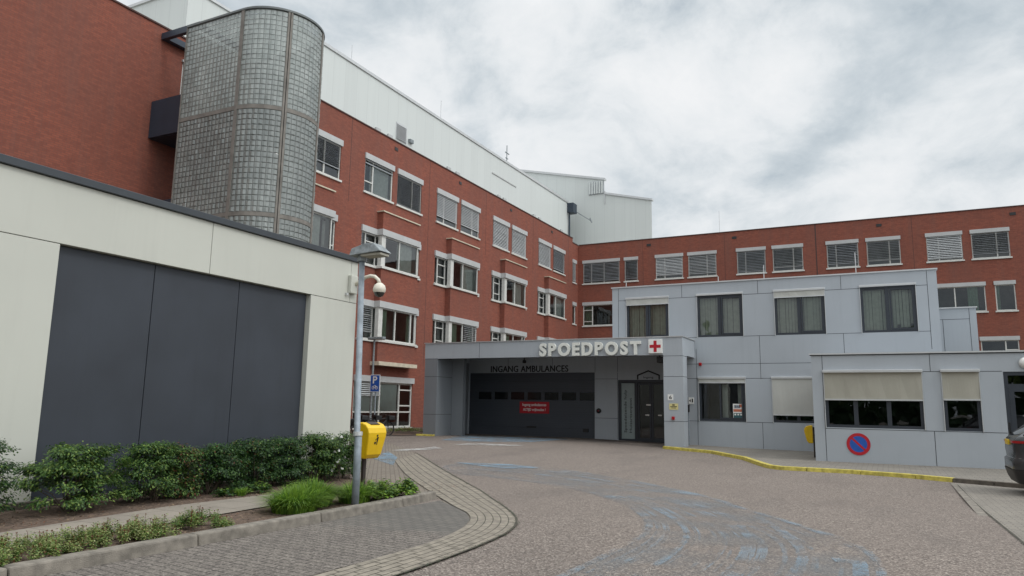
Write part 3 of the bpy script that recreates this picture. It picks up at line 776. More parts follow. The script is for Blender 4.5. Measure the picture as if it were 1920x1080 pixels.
# white metal attic storeys
mb = MB()
mb.box(-46, -28.7, 27.2, 68.7, 17.3, 22.55)
A = mb.build('attic', 'attic', H)
mb = MB(); mb.box(-46, -28.62, 27.1, 68.78, 22.55, 22.75); mb.build('attic_coping', 'alu', A)
mb = MB(); mb.fbox(FY(-28.7), 38.45, 39.65, 0, .04, 19.3, 20.5)
for k in range(9): mb.quad(*[FY(-28.7)(*q) for q in ((38.5, .05, 20.4 - k * .12), (39.6, .05, 20.4 - k * .12), (39.6, .11, 20.32 - k * .12), (38.5, .11, 20.32 - k * .12))])
mb.build('louvre', 'slat', A)
for u in (36.2, 37.5, 44.9, 46.2, 53.0, 54.0, 60.0, 61.2, 66.5):
    mb = MB(); mb.fbox(FY(-28.7), u, u + .5, .01, .12, 18.2, 19.3); mb.build('vent', 'shutter', A)
mb = MB(); mb.fbox(FY(-28.7), 39.9, 40.3, .0, .2, 19.5, 19.75); mb.build('floodlight', 'lamp_grey', A)
mb = MB(); mb.fbox(FY(-28.7), 52, 56.5, .0, .05, 20.9, 21.0); mb.build('trim', 'shutter', A)
mb = MB(); mb.fbox(FY(-28.7), 68.3, 69.3, .0, .7, 21.5, 22.5); mb.build('rainwater_hopper', 'steel_dark', A)
mb = MB(); mb.tube([(-28.55, 68.6, 17.4), (-28.55, 68.6, 21.6)], .09, 8); mb.build('downpipe', 'steel_dark', A)
mb = MB(); mb.box(-46, -30.5, 23.05, 27.0, 16.9, 22.3)
A2 = mb.build('attic', 'attic', H)
mb = MB(); mb.box(-46, -30.42, 22.97, 27.0, 22.3, 22.45); mb.build('attic_coping', 'alu', A2)
# monopitch plant room at the corner
mb = MB(); poly = [(-46, 16.9), (-20.35, 16.9), (-20.35, 22.4), (-25.4, 23.65), (-25.4, 25.2), (-46, 29.9)]
mb.prism(poly, 'y', 70.5, 88)
for q in range(len(poly)):
    X, Y_, Z = mb.v[len(poly) + q]
    if X > -40: mb.v[len(poly) + q] = (X - 8.5, Y_, Z)
G = mb.build('plant_room', 'attic', H)
mb = MB(); mb.prism([(-25.42, 25.2), (-25.3, 25.18), (-25.3, 25.4), (-46, 30.15), (-46, 29.92)], 'y', 70.38, 70.9); mb.prism([(-25.38, 23.65), (-20.25, 22.38), (-20.25, 22.58), (-25.38, 23.87)], 'y', 70.38, 70.9)
mb.build('roof_edge', 'alu', G)
mb = MB(); mb.box(-27.1, -25.45, 70.42, 70.52, 23.75, 25.15, 1)
for k in range(6): mb.box(-27.05 + k * .27, -26.9 + k * .27, 70.34, 70.42, 23.8, 25.1, 0)
mb.build('louvre', ['attic', 'slat_dark'], G)
mb = MB(); mb.box(-25.35, -25.28, 70.4, 70.5, 22.6, 24); mb.build('trim', 'alu', G)
mb = MB(); mb.tube([(-28.0, 69.3, 21.7), (-26.4, 69.2, 20.6)], .05, 6); mb.tube([(-26.5, 69.2, 20.9), (-26.3, 69.2, 20.4)], .07, 6); mb.build('bracket_arm', 'lamp_grey', G)
# roof mast, lightning rods
t = thing('antenna_mast', 'thin roof antenna mast with cross arms above the white attic', 'antenna', (-29.2, 55.6, 22.7))
mb = MB(); mb.tube([(-29.2, 55.6, 22.7), (-29.2, 55.6, 24.6)], .04, 6); mb.build('mast', 'lamp_grey', t)
mb = MB(); mb.tube([(-29.2, 55.3, 23.9), (-29.2, 56.0, 23.9)], .05, 6); mb.tube([(-29.2, 55.4, 23.4), (-29.2, 55.8, 23.4)], .05, 6); mb.build('aerial', 'lamp_grey', t)
def rod(x, y, z, h, label):
    mb = MB(); mb.tube([(0, 0, 0), (0, 0, h)], .02, 6); mb.tube([(0, 0, 0), (0, 0, .06)], .07, 8)
    o = mb.build('lightning_rod', 'alu'); o.location = (x, y, z); tag(o, label, 'lightning rod', 'lightning rods on the flat roofs')
rod(-28.9, 33.8, 22.7, 1.2, 'thin lightning rod on the white attic just past the glass tower')
rod(-28.9, 44.2, 22.7, 1.6, 'tall thin lightning rod halfway along the white attic')
rod(-13.0, 67.0, 17.45, 2.2, 'thin lightning rod on the brick cross wing against the sky')
for x, l in ((-11.6, 'short rod at the end of the grey roof beside the brick wing'), (-4.9, 'rod on the grey roof between the brick wing windows'), (-1.0, 'tall rod on the grey roof in front of the brick wing blinds'), (-7.0, 'short rod on the grey roof above its second window')):
    rod(x, 35.4, 7.55, .35 if 'short' in l else .75 if 'tall' not in l else 1.05, l)
# dark balconies joining the brick wall to the glass tower
for z in (12.28, 7.9):
    mb = MB(); mb.box(XL + .02, -24.3, 18.9, 19.0, z, z + 1.59); mb.box(XL + .02, -24.36, 19.0, 22.0, z - .02, z + .12); mb.box(-24.34, -24.28, 19.0, 20, z, z + 1.59)
    mb.build('balcony', 'steel_dark', H)
mb = MB(); mb.box(XL + .02, -24.36, 19.05, 19.23, 16.72, 17.0); mb.box(XL + .04, XL + .3, 19.25, 22, 16.72, 16.98); mb.box(-24.55, -24.36, 19.25, 22, 16.74, 16.96)
mb.build('canopy_beam', 'steel_dark', H)

# ================================================================== GLASS BLOCK STAIR TOWER
T = thing('glass_stair_tower', 'tall rounded stair tower of glass blocks between grey ribs beside the brick wing', 'stair tower', (-22.5, 20.3, 0))
TX0, TX1, TY, TRr = -24.35, -21.25, 18.5, 1.8
cyT = TY + TRr
def tower_pt(s, off=0.):
    """s: metres along the plan outline from the back left corner, off: outwards"""
    flat = TX1 - TX0; arc = PI * TRr
    if s <= flat: return (TX0 + s, TY - off)
    if s <= flat + arc:
        a = (s - flat) / TRr
        return (TX1 + (TRr + off) * math.sin(a), cyT - (TRr + off) * math.cos(a))
    return (TX1 - (s - flat - arc), TY + 2 * TRr + off)
flat = TX1 - TX0; arc = PI * TRr
spans = [(0.05, flat - .06)] + [(flat + arc * k / 3 + .09, flat + arc * (k + 1) / 3 - .09) for k in range(3)] + [(flat + arc + .06, 2 * flat + arc - .05)]
levels = [(0.1, 4.12), (4.26, 8.28), (8.44, 12.40), (12.56, 16.38)]
rg = random.Random(11)
for z0, z1 in levels:
    for s0, s1 in spans:
        nu = max(3, round((s1 - s0) / .205)); nz = round((z1 - z0) / .205)
        mb = MB(); du = (s1 - s0) / nu; dz = (z1 - z0) / nz
        for a in range(nu):
            for b in range(nz):
                sa, sb = s0 + a * du + .007, s0 + (a + 1) * du - .007; za, zb = z0 + b * dz + .007, z0 + (b + 1) * dz - .007
                bu = .009 + rg.uniform(-.004, .004); tu = rg.uniform(-.007, .007)
                o = [tower_pt(sa), tower_pt(sb)]
                i = [tower_pt(sa + .018, bu + tu), tower_pt(sb - .018, bu - tu)]
                A0, B0, B1, A1 = (*o[0], za), (*o[1], za), (*o[1], zb), (*o[0], zb)
                a0, b0, b1, a1 = (*i[0], za + .018), (*i[1], za + .018), (*i[1], zb - .018), (*i[0], zb - .018)
                sm = (sa + sb) / 2; pm = tower_pt(sm, bu + .019 + rg.uniform(-.006, .006)); c0, c1 = (*pm, za + .018), (*pm, zb - .018)
                mb.quad(a0, c0, c1, a1); mb.quad(c0, b0, b1, c1); mb.quad(A0, B0, b0, a0); mb.quad(B0, B1, b1, b0); mb.quad(B1, A1, a1, b1); mb.quad(A1, A0, a0, a1)
        # grout bars between the blocks
        for a in range(nu + 1):
            s = s0 + a * du; p, q, r_, t_ = tower_pt(s - .007, .003), tower_pt(s + .007, .003), tower_pt(s + .007, -.03), tower_pt(s - .007, -.03)
            mb.quad((*p, z0), (*q, z0), (*q, z1), (*p, z1), 1)
        for b in range(nz + 1):
            z = z0 + b * dz
            for a in range(nu):
                p, q = tower_pt(s0 + a * du, .005), tower_pt(s0 + (a + 1) * du, .005)
                mb.quad((*p, z - .007), (*q, z - .007), (*q, z + .007), (*p, z + .007), 1)
        mb.build('glass_panel', ['block', 'grout'], T, recalc=False)
def band(mb, s0, s1, z0, z1, off=.05, back=-.12, n=1):
    for k in range(n):
        a, b = s0 + (s1 - s0) * k / n, s0 + (s1 - s0) * (k + 1) / n
        p, q, r_, t_ = tower_pt(a, off), tower_pt(b, off), tower_pt(b, back), tower_pt(a, back)
        mb.quad((*p, z0), (*q, z0), (*q, z1), (*p, z1)); mb.quad((*t_, z0), (*r_, z0), (*r_, z1), (*t_, z1))
        mb.quad((*p, z1), (*q, z1), (*r_, z1), (*t_, z1)); mb.quad((*p, z0), (*q, z0), (*r_, z0), (*t_, z0))
    for s in (s0, s1):
        p, t_ = tower_pt(s, off), tower_pt(s, back); mb.quad((*p, z0), (*t_, z0), (*t_, z1), (*p, z1))
for a, b, w in ((0, .05, 0), (flat - .06, flat + .09, 1), (flat + arc / 3 - .09, flat + arc / 3 - .015, 1), (flat + arc / 3 + .015, flat + arc / 3 + .09, 1), (flat + arc * 2 / 3 - .09, flat + arc * 2 / 3 + .09, 1), (flat + arc - .09, flat + arc + .06, 1), (2 * flat + arc - .05, 2 * flat + arc, 0)):
    mb = MB(); band(mb, a, b, 0, 16.44, .035, -.14, 2); mb.build('rib', 'rib', T, recalc=False)
for z in (4.12, 8.28, 12.40):
    mb = MB()
    for s0, s1 in spans: band(mb, s0 + .001, s1 - .001, z + .002, z + (.16 if z > 5 else .14) - .002, .028, -.13, 8)
    mb.build('floor_band', 'rib', T, recalc=False)
mb = MB(); band(mb, 0, 2 * flat + arc, 16.42, 16.5, .05, -.16, 60); mb.build('roof_rim', 'rim', T, recalc=False)
mb = MB()
mb.box(TX0, TX0 + .12, TY + .15, TY + 2 * TRr - .15, 0, 16.4)
mb.build('back_wall', 'rib', T)
for z in (4.15, 8.33, 12.46):
    mb = MB(); mb.prism([tower_pt(s, -.16) for s in [k * (2 * flat + arc) / 40 for k in range(41)]], 'z', z, z + .1); mb.build('landing', 'rib', T)

# ================================================================== WHITE ANNEX WITH DARK PANEL
XW = -10.89; fW = FY(XW)
W = thing('white_annex', 'low cream panelled annex with a large dark grey recessed panel and dark roof edge', 'annex building', (XW, 9, 0))
mb = MB()
mb.box(XW - 9, XW - .25, -6, 13.37, -.1, 4.7)
# face panels around the recessed field, butted with open joints
def panel(mb, u0, u1, z0, z1, m=0, g=.006, w0=-.25, w1=0.): mb.fbox(fW, u0 + g, u1 - g, w0, w1, z0 + g, z1 - g, m)
for a, b in ((-6, 1.3), (1.3, 5.2), (5.2, 9.19), (9.19, 13.13)): panel(mb, a, b, 3.88, 4.84)
panel(mb, -6, 1.3, -.1, 3.88); panel(mb, 1.3, 6.47, -.1, 3.88); panel(mb, 11.85, 13.37, -.1, 3.88); panel(mb, 13.13, 13.37, 3.88, 4.84)
mb.build('wall', 'white_panel', W, bevel=.004)
for a, b in ((6.47, 8.17), (8.17, 10.01), (10.01, 11.85)):
    mb = MB(); panel(mb, a, b, -.1, 3.88, 0, .007, -.245, -.12); mb.build('dark_panel', 'dark_panel', W, bevel=.003)
mb = MB(); mb.box(XW - 9.05, XW + .06, -6.1, 13.43, 4.84, 4.96); mb.build('roof_edge', 'dark_trim', W, bevel=.008)

# ================================================================== GREY EMERGENCY BUILDING
YG = 34.9; fG = FX(YG)
E_ = thing('grey_clinic_building', 'two storey grey panelled clinic block with four dark framed upper windows', 'clinic building', (-3, YG, -.1))
UW = [(-11.42, -9.31), (-7.92, -5.83), (-4.42, -2.31), (-.87, 1.24)]
holes = [(a, b, 4.95, 6.93) for a, b in UW] + [(-7.93, -5.83, 1.06, 3.0), (-4.65, -2.4, 1.06, 3.0)]
mb = MB()
wall_holes(mb, fG, -12.17, 2.05, 4.3, 7.53, [h for h in holes if h[2] > 4], .14)
wall_holes(mb, fG, -8.53, 2.05, -.35, 4.3, [h for h in holes if h[2] < 4], .14)
mb.quad((-12.17, YG, 4.3), (-12.17, YG + 8, 4.3), (-12.17, YG + 8, 7.53), (-12.17, YG, 7.53))
mb.quad((2.05, YG, -.3), (2.05, YG + 8, -.3), (2.05, YG + 8, 7.53), (2.05, YG, 7.53))
mb.quad((-8.53, YG, -.35), (-8.53, YG + 1.68, -.35), (-8.53, YG + 1.68, 4.3), (-8.53, YG, 4.3))
mb.quad((-12.17, YG, 7.4), (2.05, YG, 7.4), (2.05, YG + 8, 7.4), (-12.17, YG + 8, 7.4))
mb.box(2.08, 3.5, 36.5, 42, -.3, 6.05)
mb.build('wall', 'grey_panel', E_, recalc=False)
mb = MB()
SE = .009
def hseam(f, u0, u1, z): mb.fbox(f, u0, u1, -.01, .003, z - SE, z + SE)
def vseam(f, u, z0, z1): mb.fbox(f, u - SE, u + SE, -.01, .0036, z0, z1)
for a, b in ((-11.85, -11.42), (-9.31, -7.92), (-5.83, -4.42), (-2.31, -.87), (1.24, 1.69)): hseam(fG, a, b, 6.89); hseam(fG, a, b, 4.95)
for a, b in zip([-11.42, -7.92, -4.42, -.87], [-9.31, -5.83, -2.31, 1.24]): hseam(fG, a, b, 6.945)
vseam(fG, -11.85, 4.3, 7.5); vseam(fG, 1.69, 4.2, 7.5)
for u in (-8.65, -5.13, -1.62): vseam(fG, u, 6.9, 7.5)
vseam(fG, -5.13, 2.98, 4.94); vseam(fG, -1.62, 3.6, 4.94)
hseam(fG, -8.5, -2.43, 3.69); hseam(fG, -8.5, -2.43, 2.985 + .03); hseam(fG, -8.5, -4.65, 1.045); vseam(fG, -8.02, -.1, 4.4); vseam(fG, -5.13, -.1, 1.04)
f365 = FX(36.5)
hseam(f365, 2.1, 3.24, 5.58); vseam(f365, 3.24, 4, 6.03); vseam(f365, 2.25, 4, 5.57)
mb.build('panel_joint', 'seam', E_)
mb = MB(); mb.box(-12.22, 2.1, YG - .05, YG + .35, 7.53, 7.585); mb.box(2.12, 3.55, 36.45, 36.8, 6.05, 6.1); mb.build('coping', 'alu', E_)
def grey_window(par, fr, u0, u1, z0, z1, mull, box, low=None, lam=True, screen='awning_light', room='room', seed=0, gl='glass', boxh=.09, casement=None):
    mb = MB(); frame_bars(mb, fr, u0, u1, z0, z1, -.12, -.03, .1, mull=[])
    for x in mull: mb.fbox(fr, x - .07, x + .07, -.12, -.025, z0 + .1, z1 - .1)
    if casement: frame_bars(mb, fr, casement[0], casement[1], z0 + .1, z1 - .1, -.1, -.015, .07)
    w = mb.build('window', 'frame_dark', par)
    mb = MB(); mb.quad(fr(u0, -.09, z0), fr(u1, -.09, z0), fr(u1, -.09, z1), fr(u0, -.09, z1)); mb.build('pane', gl, w, recalc=False)
    mb = MB(); recess(mb, fr, u0, u1, z0, z1, .13, 2.2); mb.build('recess', room, w, recalc=False)
    if box:
        mb = MB(); mb.fbox(fr, u0 - .04, u1 + .04, -.02, boxh, z1 - .01, z1 + .085); mb.build('screen_box', 'alu', w, bevel=.01)
    if low:
        mb = MB(); n = 14
        for k in range(n):   # slightly slack fabric
            a, b = u0 + (u1 - u0) * k / n, u0 + (u1 - u0) * (k + 1) / n
            wa = lambda t: .045 + .012 * math.sin(t * 9 + seed)
            mb.quad(fr(a, .05, z1 - .01), fr(b, .05, z1 - .01), fr(b, wa(b), low), fr(a, wa(a), low))
        mb.build('roller_screen', screen, w, recalc=False)
        mb = MB(); mb.fbox(fr, u0 + .0, u1 - .0, .03, .075, low - .05, low); mb.build('screen_bar', 'alu', w)
    if lam:
        mb = MB(); lamellas(mb, fr, u0 + .05, u1 - .05, z0 + .05, z1 - .12, -.3, .13, seed); mb.build('lamella_blind', 'lamella', w, recalc=False)
    for a in (u0 - .025, u1 + .003):
        mb = MB(); mb.fbox(fr, a, a + .022, -.02, .05, z0 - .02, z1); mb.build('guide_rail', 'alu', w)
    return w
for i, (a, b) in enumerate(UW):
    grey_window(E_, fG, a, b, 4.95, 6.93, [(a + b) / 2 - .03], True, low=(6.66, None, 6.68, None)[i], seed=i, casement=((a + b) / 2 + .06, b - .08))
lw = grey_window(E_, fG, -7.93, -5.83, 1.06, 3.0, [], True, low=2.84, lam=False, room='room_dark', casement=(-7.0, -5.95))
mb = MB(); mb.fbox(fG, -6.95, -6.7, -.5, -.45, 1.2, 2.75); mb.fbox(fG, -6.25, -6.08, -.5, -.45, 1.2, 2.75); mb.build('curtain', 'curtain', lw)
mb = MB()
mb.fbox(fG, -6.42, -5.98, -.075, -.07, 1.16, 1.86, 0)
for (a, b, c, d, m) in ((-6.40, -6.0, 1.18, 1.44, 3), (-6.40, -6.0, 1.50, 1.62, 1), (-6.36, -6.1, 1.66, 1.80, 2), (-6.14, -6.0, 1.70, 1.84, 1)): mb.fbox(fG, a, b, -.07, -.066, c, d, m)
for k in range(3): mb.fbox(fG, -6.36 + k * .13, -6.28 + k * .13, -.066, -.063, 1.34, 1.41, 0)
mb.fbox(fG, -6.40, -6.0, -.066, -.064, 1.17, 1.2, 0)
M['poster_teal'] = plain('poster_teal', (.03, .1, .11), .5); M['poster_orange'] = plain('poster_orange', (.5, .15, .08), .5); M['poster_photo'] = plain('poster_photo', (.2, .22, .25), .5, var=.6, vs=12)
mb.build('poster', ['white', 'poster_orange', 'poster_photo', 'poster_teal'], lw)
grey_window(E_, fG, -4.65, -2.4, 1.06, 3.0, [-3.6], True, low=1.42, lam=False, room='room_dark', seed=3)

# ---- entrance canopy / ambulance portal
P_ = thing('ambulance_portal', 'grey panelled portal with deep fascia over the ambulance door and the entrance', 'entrance canopy', (-15, 32.6, 0))
YC, YA = 32.6, 36.6
fC, fA = FX(YC), FX(YA)
mb = MB()
mb.box(-21.8, -8.1, YC, YC + .35, 3.98, 4.78)
mb.box(-8.5, -8.1, YC + .35, YG - .01, 3.98, 4.776)
mb.box(-21.8, -21.4, YC + .35, YA, 3.98, 4.776)
mb.box(-21.39, -8.51, YC + .36, YA, 4.3, 4.7)
mb.build('fascia', 'grey_panel', P_)
mb = MB()
mb.box(-8.98, -8.1, YC, YC + .75, -.25, 3.98)
mb.build('right_column', 'grey_panel', P_).name = 'column'
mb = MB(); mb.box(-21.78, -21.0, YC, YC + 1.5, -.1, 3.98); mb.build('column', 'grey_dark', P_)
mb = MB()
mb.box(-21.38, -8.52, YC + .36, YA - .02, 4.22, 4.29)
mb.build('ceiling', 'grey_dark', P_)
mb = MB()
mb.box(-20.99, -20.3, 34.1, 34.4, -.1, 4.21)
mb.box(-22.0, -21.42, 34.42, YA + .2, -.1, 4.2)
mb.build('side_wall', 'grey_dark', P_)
mb = MB()
wall_holes(mb, fA, -22, -8.53, -.3, 4.3, [(-21.4, -13.76, -.3, 3.42), (-12.48, -9.0, -.3, 3.02)], .2)
mb.build('back_wall', 'grey_panel', P_, recalc=False)
mb = MB()
for u in (-18.5,): vseam(fC, u, 3.98, 4.77)
hseam(fC, -21.78, -21.0, 3.98); hseam(fC, -21.78, -21.0, 3.05); hseam(fC, -21.78, -21.0, 1.1)
hseam(fC, -8.98, -8.1, 3.93); hseam(fC, -8.98, -8.1, 3.01); hseam(fC, -8.98, -8.1, 1.04)
fS = FY(-21.0)
for z in (3.05, 1.1): mb.fbox(fS, YC, YC + 1.5, -.01, .004, z - SE, z + SE)
fS2 = FY(-8.1)
for z in (3.93, 3.01, 1.04): mb.fbox(fS2, YC, YC + .75, -.01, .004, z - SE, z + SE)
for u in (-18.9, -16.2, -13.74, -12.5): vseam(fA, u, 3.43, 4.2)
vseam(fA, -12.5, .0, 3.4); hseam(fA, -13.74, -12.5, 3.07); hseam(fA, -13.74, -12.5, 1.05)
mb.build('panel_joint', 'seam', P_)
mb = MB(); mb.box(-21.84, -8.06, YC - .04, YC + .4, 4.782, 4.82); mb.box(-8.5, -8.06, YC + .4, YG - .02, 4.782, 4.82); mb.build('coping', 'alu', P_)
# sectional ambulance door
mb = MB(); n = 7
for k in range(n):
    z0 = -.03 + k * 3.45 / n; mb.fbox(fA, -21.4, -13.76, -.2, -.13, z0 + .004, z0 + 3.45 / n - .004)
for k in range(n):
    z0 = -.03 + k * 3.45 / n
    for j in range(1, 4): mb.fbox(fA, -21.38, -13.78, -.13, -.128, z0 + j * .123 - .003, z0 + j * .123 + .003, 1)
mb.fbox(fA, -21.4, -13.76, -.3, -.205, -.1, 3.42)
D = mb.build('sectional_door', ['garage', 'seam'], P_)
for k in range(7):
    u = -20.8 + k * 1.025
    mb = MB(); mb.fbox(fA, u, u + .82, -.128, -.115, 1.95, 2.36); mb.build('door_window', 'garage_glass', D, bevel=.01)
    D.children[-1]
mb = MB(); mb.fbox(fA, -17.75, -17.2, -.13, -.08, .45, .53); mb.build('handle', 'black', D)
mb = MB(); mb.fbox(fA, -14.45, -14.15, -.13, -.06, .3, .48); mb.build('handle', 'black', D)
mb = MB(); mb.fbox(fA, -21.4, -13.76, -.19, -.1, -.06, -.02); mb.build('rubber_seal', 'black', D)
# entrance doors
mb = MB()
frame_bars(mb, fA, -12.48, -9.0, -.1, 3.02, -.18, -.06, .14, mull=[])
mb.fbox(fA, -11.62, -11.48, -.18, -.06, .04, 2.88)
DR = mb.build('entrance_door', 'frame_dark', P_)
mb = MB(); mb.fbox(fA, -12.34, -11.62, -.14, -.12, .04, 2.85); mb.build('side_light', 'frosted', DR)
for a, b in ((-11.46, -10.76), (-10.74, -10.04), (-10.02, -9.14)):
    mb = MB(); frame_bars(mb, fA, a, b, .02, 2.86, -.16, -.08, .09); d = mb.build('door_leaf', 'frame_dark', DR)
    mb = MB(); mb.quad(fA(a, -.12, .05), fA(b, -.12, .05), fA(b, -.12, 2.85), fA(a, -.12, 2.85)); mb.build('glazing', 'glass_dark', d, recalc=False)
mb = MB()
for u in (-11.05, -10.4):
    mb.fbox(fA, u, u + .2, -.08, -.03, 1.22, 1.28)
mb.fbox(fA, -11.0, -10.78, -.08, -.05, 1.72, 1.8); mb.build('handle', 'chrome', DR)
mb = MB(); mb.box(-12.48, -9.0, YA + .19, YA + 4, -.3, .0); mb.box(-12.48, -9, YA + 3.9, YA + 4, 0, 3.1); mb.box(-12.6, -12.48, YA + .19, YA + 4, -.3, 3.1); mb.box(-9, -8.9, YA + .19, YA + 4, -.3, 3.1); mb.box(-12.48, -9, YA + .2, YA + 3.9, 3.02, 3.1)
mb.build('lobby', 'room_dark', DR)
mb = MB(); text_fit(mb, 'Spoedeisende hulp', fA, -12.2, -12.02, .35, 2.5, -.115, .01, rot=True); text_fit(mb, 'Huisartsenpost', fA, -11.92, -11.74, .35, 2.1, -.115, .01, rot=True)
mb.build('lettering', 'letter_black', DR)

# ---- reception pavilion
YP = 28.45; fP = FX(YP)
Q = thing('reception_pavilion', 'single storey grey pavilion with lowered beige screens in front of the clinic block', 'pavilion', (2, YP, -.1))
RW = [(-2.03, 1.0, 1.04, 2.95), (1.6, 2.64, 1.02, 2.95), (3.32, 4.6, -.2, 2.95)]
mb = MB()
wall_holes(mb, fP, -2.43, 9, -.35, 3.58, RW, .14)
mb.quad((-2.43, YP, -.35), (-2.43, YG - .01, -.35), (-2.43, YG - .01, 3.58), (-2.43, YP, 3.58))
mb.quad((-2.43, YP, 3.5), (9, YP, 3.5), (9, YG - .01, 3.5), (-2.43, YG - .01, 3.5)); mb.quad((9, YP, -.35), (9, YG, -.35), (9, YG, 3.58), (9, YP, 3.58))
mb.build('wall', 'grey_panel', Q, recalc=False)
mb = MB()
vseam(fP, -2.07, -.12, 3.57); vseam(fP, 1.28, 2.97, 3.57); vseam(fP, 1.27, -.15, 1.0); hseam(fP, 1.02, 1.58, 2.965); hseam(fP, 2.66, 3.3, 2.965); hseam(fP, -2.05, 3.3, .998); mb.fbox(fP, -2.4, 9, -.02, .02, -.3, -.15); vseam(fP, 3.0, -.15, .99) if False else None
mb.build('panel_joint', 'seam', Q)
mb = MB(); mb.box(-2.5, 9.05, YP - .06, YP + .3, 3.58, 3.63); mb.build('coping', 'alu', Q)
mb = MB(); mb.box(-2.47, 9.02, YP - .03, YP + .0, 3.55, 3.579); mb.build('shadow_gap', 'seam', Q)
grey_window(Q, fP, -2.03, 1.0, 1.04, 2.95, [-1.06, -.03], True, low=2.03, lam=False, screen='awning', room='room_dark', seed=5, boxh=.16, gl='glass_dark')
grey_window(Q, fP, 1.6, 2.64, 1.02, 2.95, [], True, low=2.06, lam=False, screen='awning', room='room_dark', seed=6, boxh=.16, gl='glass_dark')
mb = MB(); frame_bars(mb, fP, 3.32, 4.6, -.2, 2.95, -.12, -.03, .12, trans=[(3.32, 4.6, 2.5)]); d = mb.build('door', 'frame_dark', Q)
mb = MB(); frame_bars(mb, fP, 3.44, 4.48, -.1, 2.45, -.1, -.02, .14); mb.build('door_leaf', 'frame_dark', d)
mb = MB(); mb.quad(fP(3.32, -.09, -.2), fP(4.6, -.09, -.2), fP(4.6, -.09, 2.95), fP(3.32, -.09, 2.95)); mb.build('glazing', 'glass_dark', d, recalc=False)
mb = MB(); recess(mb, fP, 3.32, 4.6, -.2, 2.95, .13, 2.2); mb.build('recess', 'room_dark', d, recalc=False)
# window sill clutter seen through the upper right window
t = thing('desk_chair', 'dark chair back standing behind the rightmost upper window of the grey block', 'chair', (.75, YG + .8, 4.9))
mb = MB(); mb.box(.5, .62, YG + .18, YG + .24, 4.98, 5.28); mb.box(.98, 1.1, YG + .18, YG + .24, 4.98, 5.3); mb.box(.62, .98, YG + .2, YG + .26, 5.0, 5.16); mb.build('backrest', 'black', t)

# ================================================================== SIGNS AND FITTINGS
def sign_letters(word, fr, u0, u1, z0, z1, w, thick, gaps, name, label, cat, mat):
    widths = []; data = []
    for ch in word:
        vs, fs = text_mesh(ch, .042, .5); xs = [v[0] for v in vs]; ys = [v[1] for v in vs]
        data.append((vs, fs, min(xs), max(xs), min(ys), max(ys))); widths.append(max(xs) - min(xs))
    cap = max(d[5] for d in data)
    tot = sum(widths) + gaps * (len(word) - 1); k = (u1 - u0) / tot; kz = (z1 - z0) / .78
    t = thing(name, label, cat, fr((u0 + u1) / 2, w, z0)); u = u0
    for d, wd in zip(data, widths):
        vs, fs, x0, x1, y0, y1 = d
        mb = MB(); mb.add_mesh([fr(u + (x - x0) * k, w + thick * (z + .5), z0 + (y + .02) * kz) for x, y, z in vs], fs)
        mb.build('letter', mat, t); u += (wd + gaps) * k
    return t
sign_letters('SPOEDPOST', fC, -15.07, -9.98, 4.02, 4.66, .04, .1, .14, 'lettering_sign', 'large white raised SPOEDPOST letters on the grey fascia', 'sign', 'letter_white')
t = thing('red_cross_sign', 'square white box sign with a red cross at the end of the fascia', 'sign', fC(-9.28, 0, 4.36))
mb = MB(); mb.fbox(fC, -9.62, -8.99, .005, .13, 4.05, 4.68); mb.build('sign_box', 'white', t, bevel=.01)
mb = MB(); mb.fbox(fC, -9.375, -9.235, .13, .136, 4.11, 4.62); mb.fbox(fC, -9.56, -9.376, .13, .136, 4.295, 4.435); mb.fbox(fC, -9.234, -9.05, .13, .136, 4.295, 4.435); mb.build('cross', 'red', t)
t = thing('wall_lettering', 'black INGANG AMBULANCES letters on the panel above the garage door', 'sign', fA(-17.6, 0, 3.6))
mb = MB(); text_fit(mb, 'INGANG AMBULANCES', fA, -19.98, -15.27, 3.46, 3.80, .006, fat=.016); mb.build('lettering', 'letter_black', t)
t = thing('door_sign', 'red rectangular notice with white text on the dark garage door', 'sign', fA(-17.3, 0, 1.5))
mb = MB(); mb.fbox(fA, -18.2, -16.42, -.126, -.112, 1.22, 1.84); mb.build('sign_plate', 'red', t)
mb = MB(); text_fit(mb, 'Ingang ambulances', fA, -18.02, -16.6, 1.57, 1.75, -.109, fat=.006); text_fit(mb, 'ALTIJD vrijhouden !', fA, -17.98, -16.64, 1.31, 1.49, -.109, fat=.006); mb.build('lettering', 'white', t)
t = thing('house_sign', 'black house outline sign reading Ingang above the glass entrance', 'sign', fA(-10.85, 0, 3.05))
mb = MB()
hp = [(-11.42, 3.05), (-11.42, 3.25), (-10.86, 3.47), (-10.3, 3.25), (-10.3, 3.05)]
for a, b in zip(hp, hp[1:]):
    d = Vector((b[0] - a[0], b[1] - a[1])).normalized(); q = Vector((-d.y, d.x)) * .035
    A_, B_ = Vector(a) - d * .02, Vector(b) + d * .02
    mb.prism([(A_ + q)[:], (B_ + q)[:], (B_ - q)[:], (A_ - q)[:]], 'y', YA - .02, YA - .005)
mb.build('roof_outline', 'letter_black', t)
mb = MB(); text_fit(mb, 'Ingang', fA, -11.12, -10.6, 3.06, 3.2, .006, .01); mb.build('lettering', 'letter_black', t)
t = thing('number_sign', 'small white square sign with a black 6 on the grey column', 'sign', fC(-8.68, 0, 2.09))
mb = MB(); mb.fbox(fC, -8.80, -8.55, .004, .016, 1.96, 2.22); mb.build('sign_plate', 'white', t)
mb = MB(); text_fit(mb, '6', fC, -8.74, -8.61, 2.01, 2.17, .018, .02); mb.build('lettering', 'letter_black', t)
t = thing('notice_plate', 'pale yellow notice under the number sign on the grey column', 'notice', fC(-8.55, 0, 1.68))
mb = MB(); mb.fbox(fC, -8.74, -8.34, .004, .012, 1.55, 1.82); mb.build('sign_plate', 'yellow_label', t)
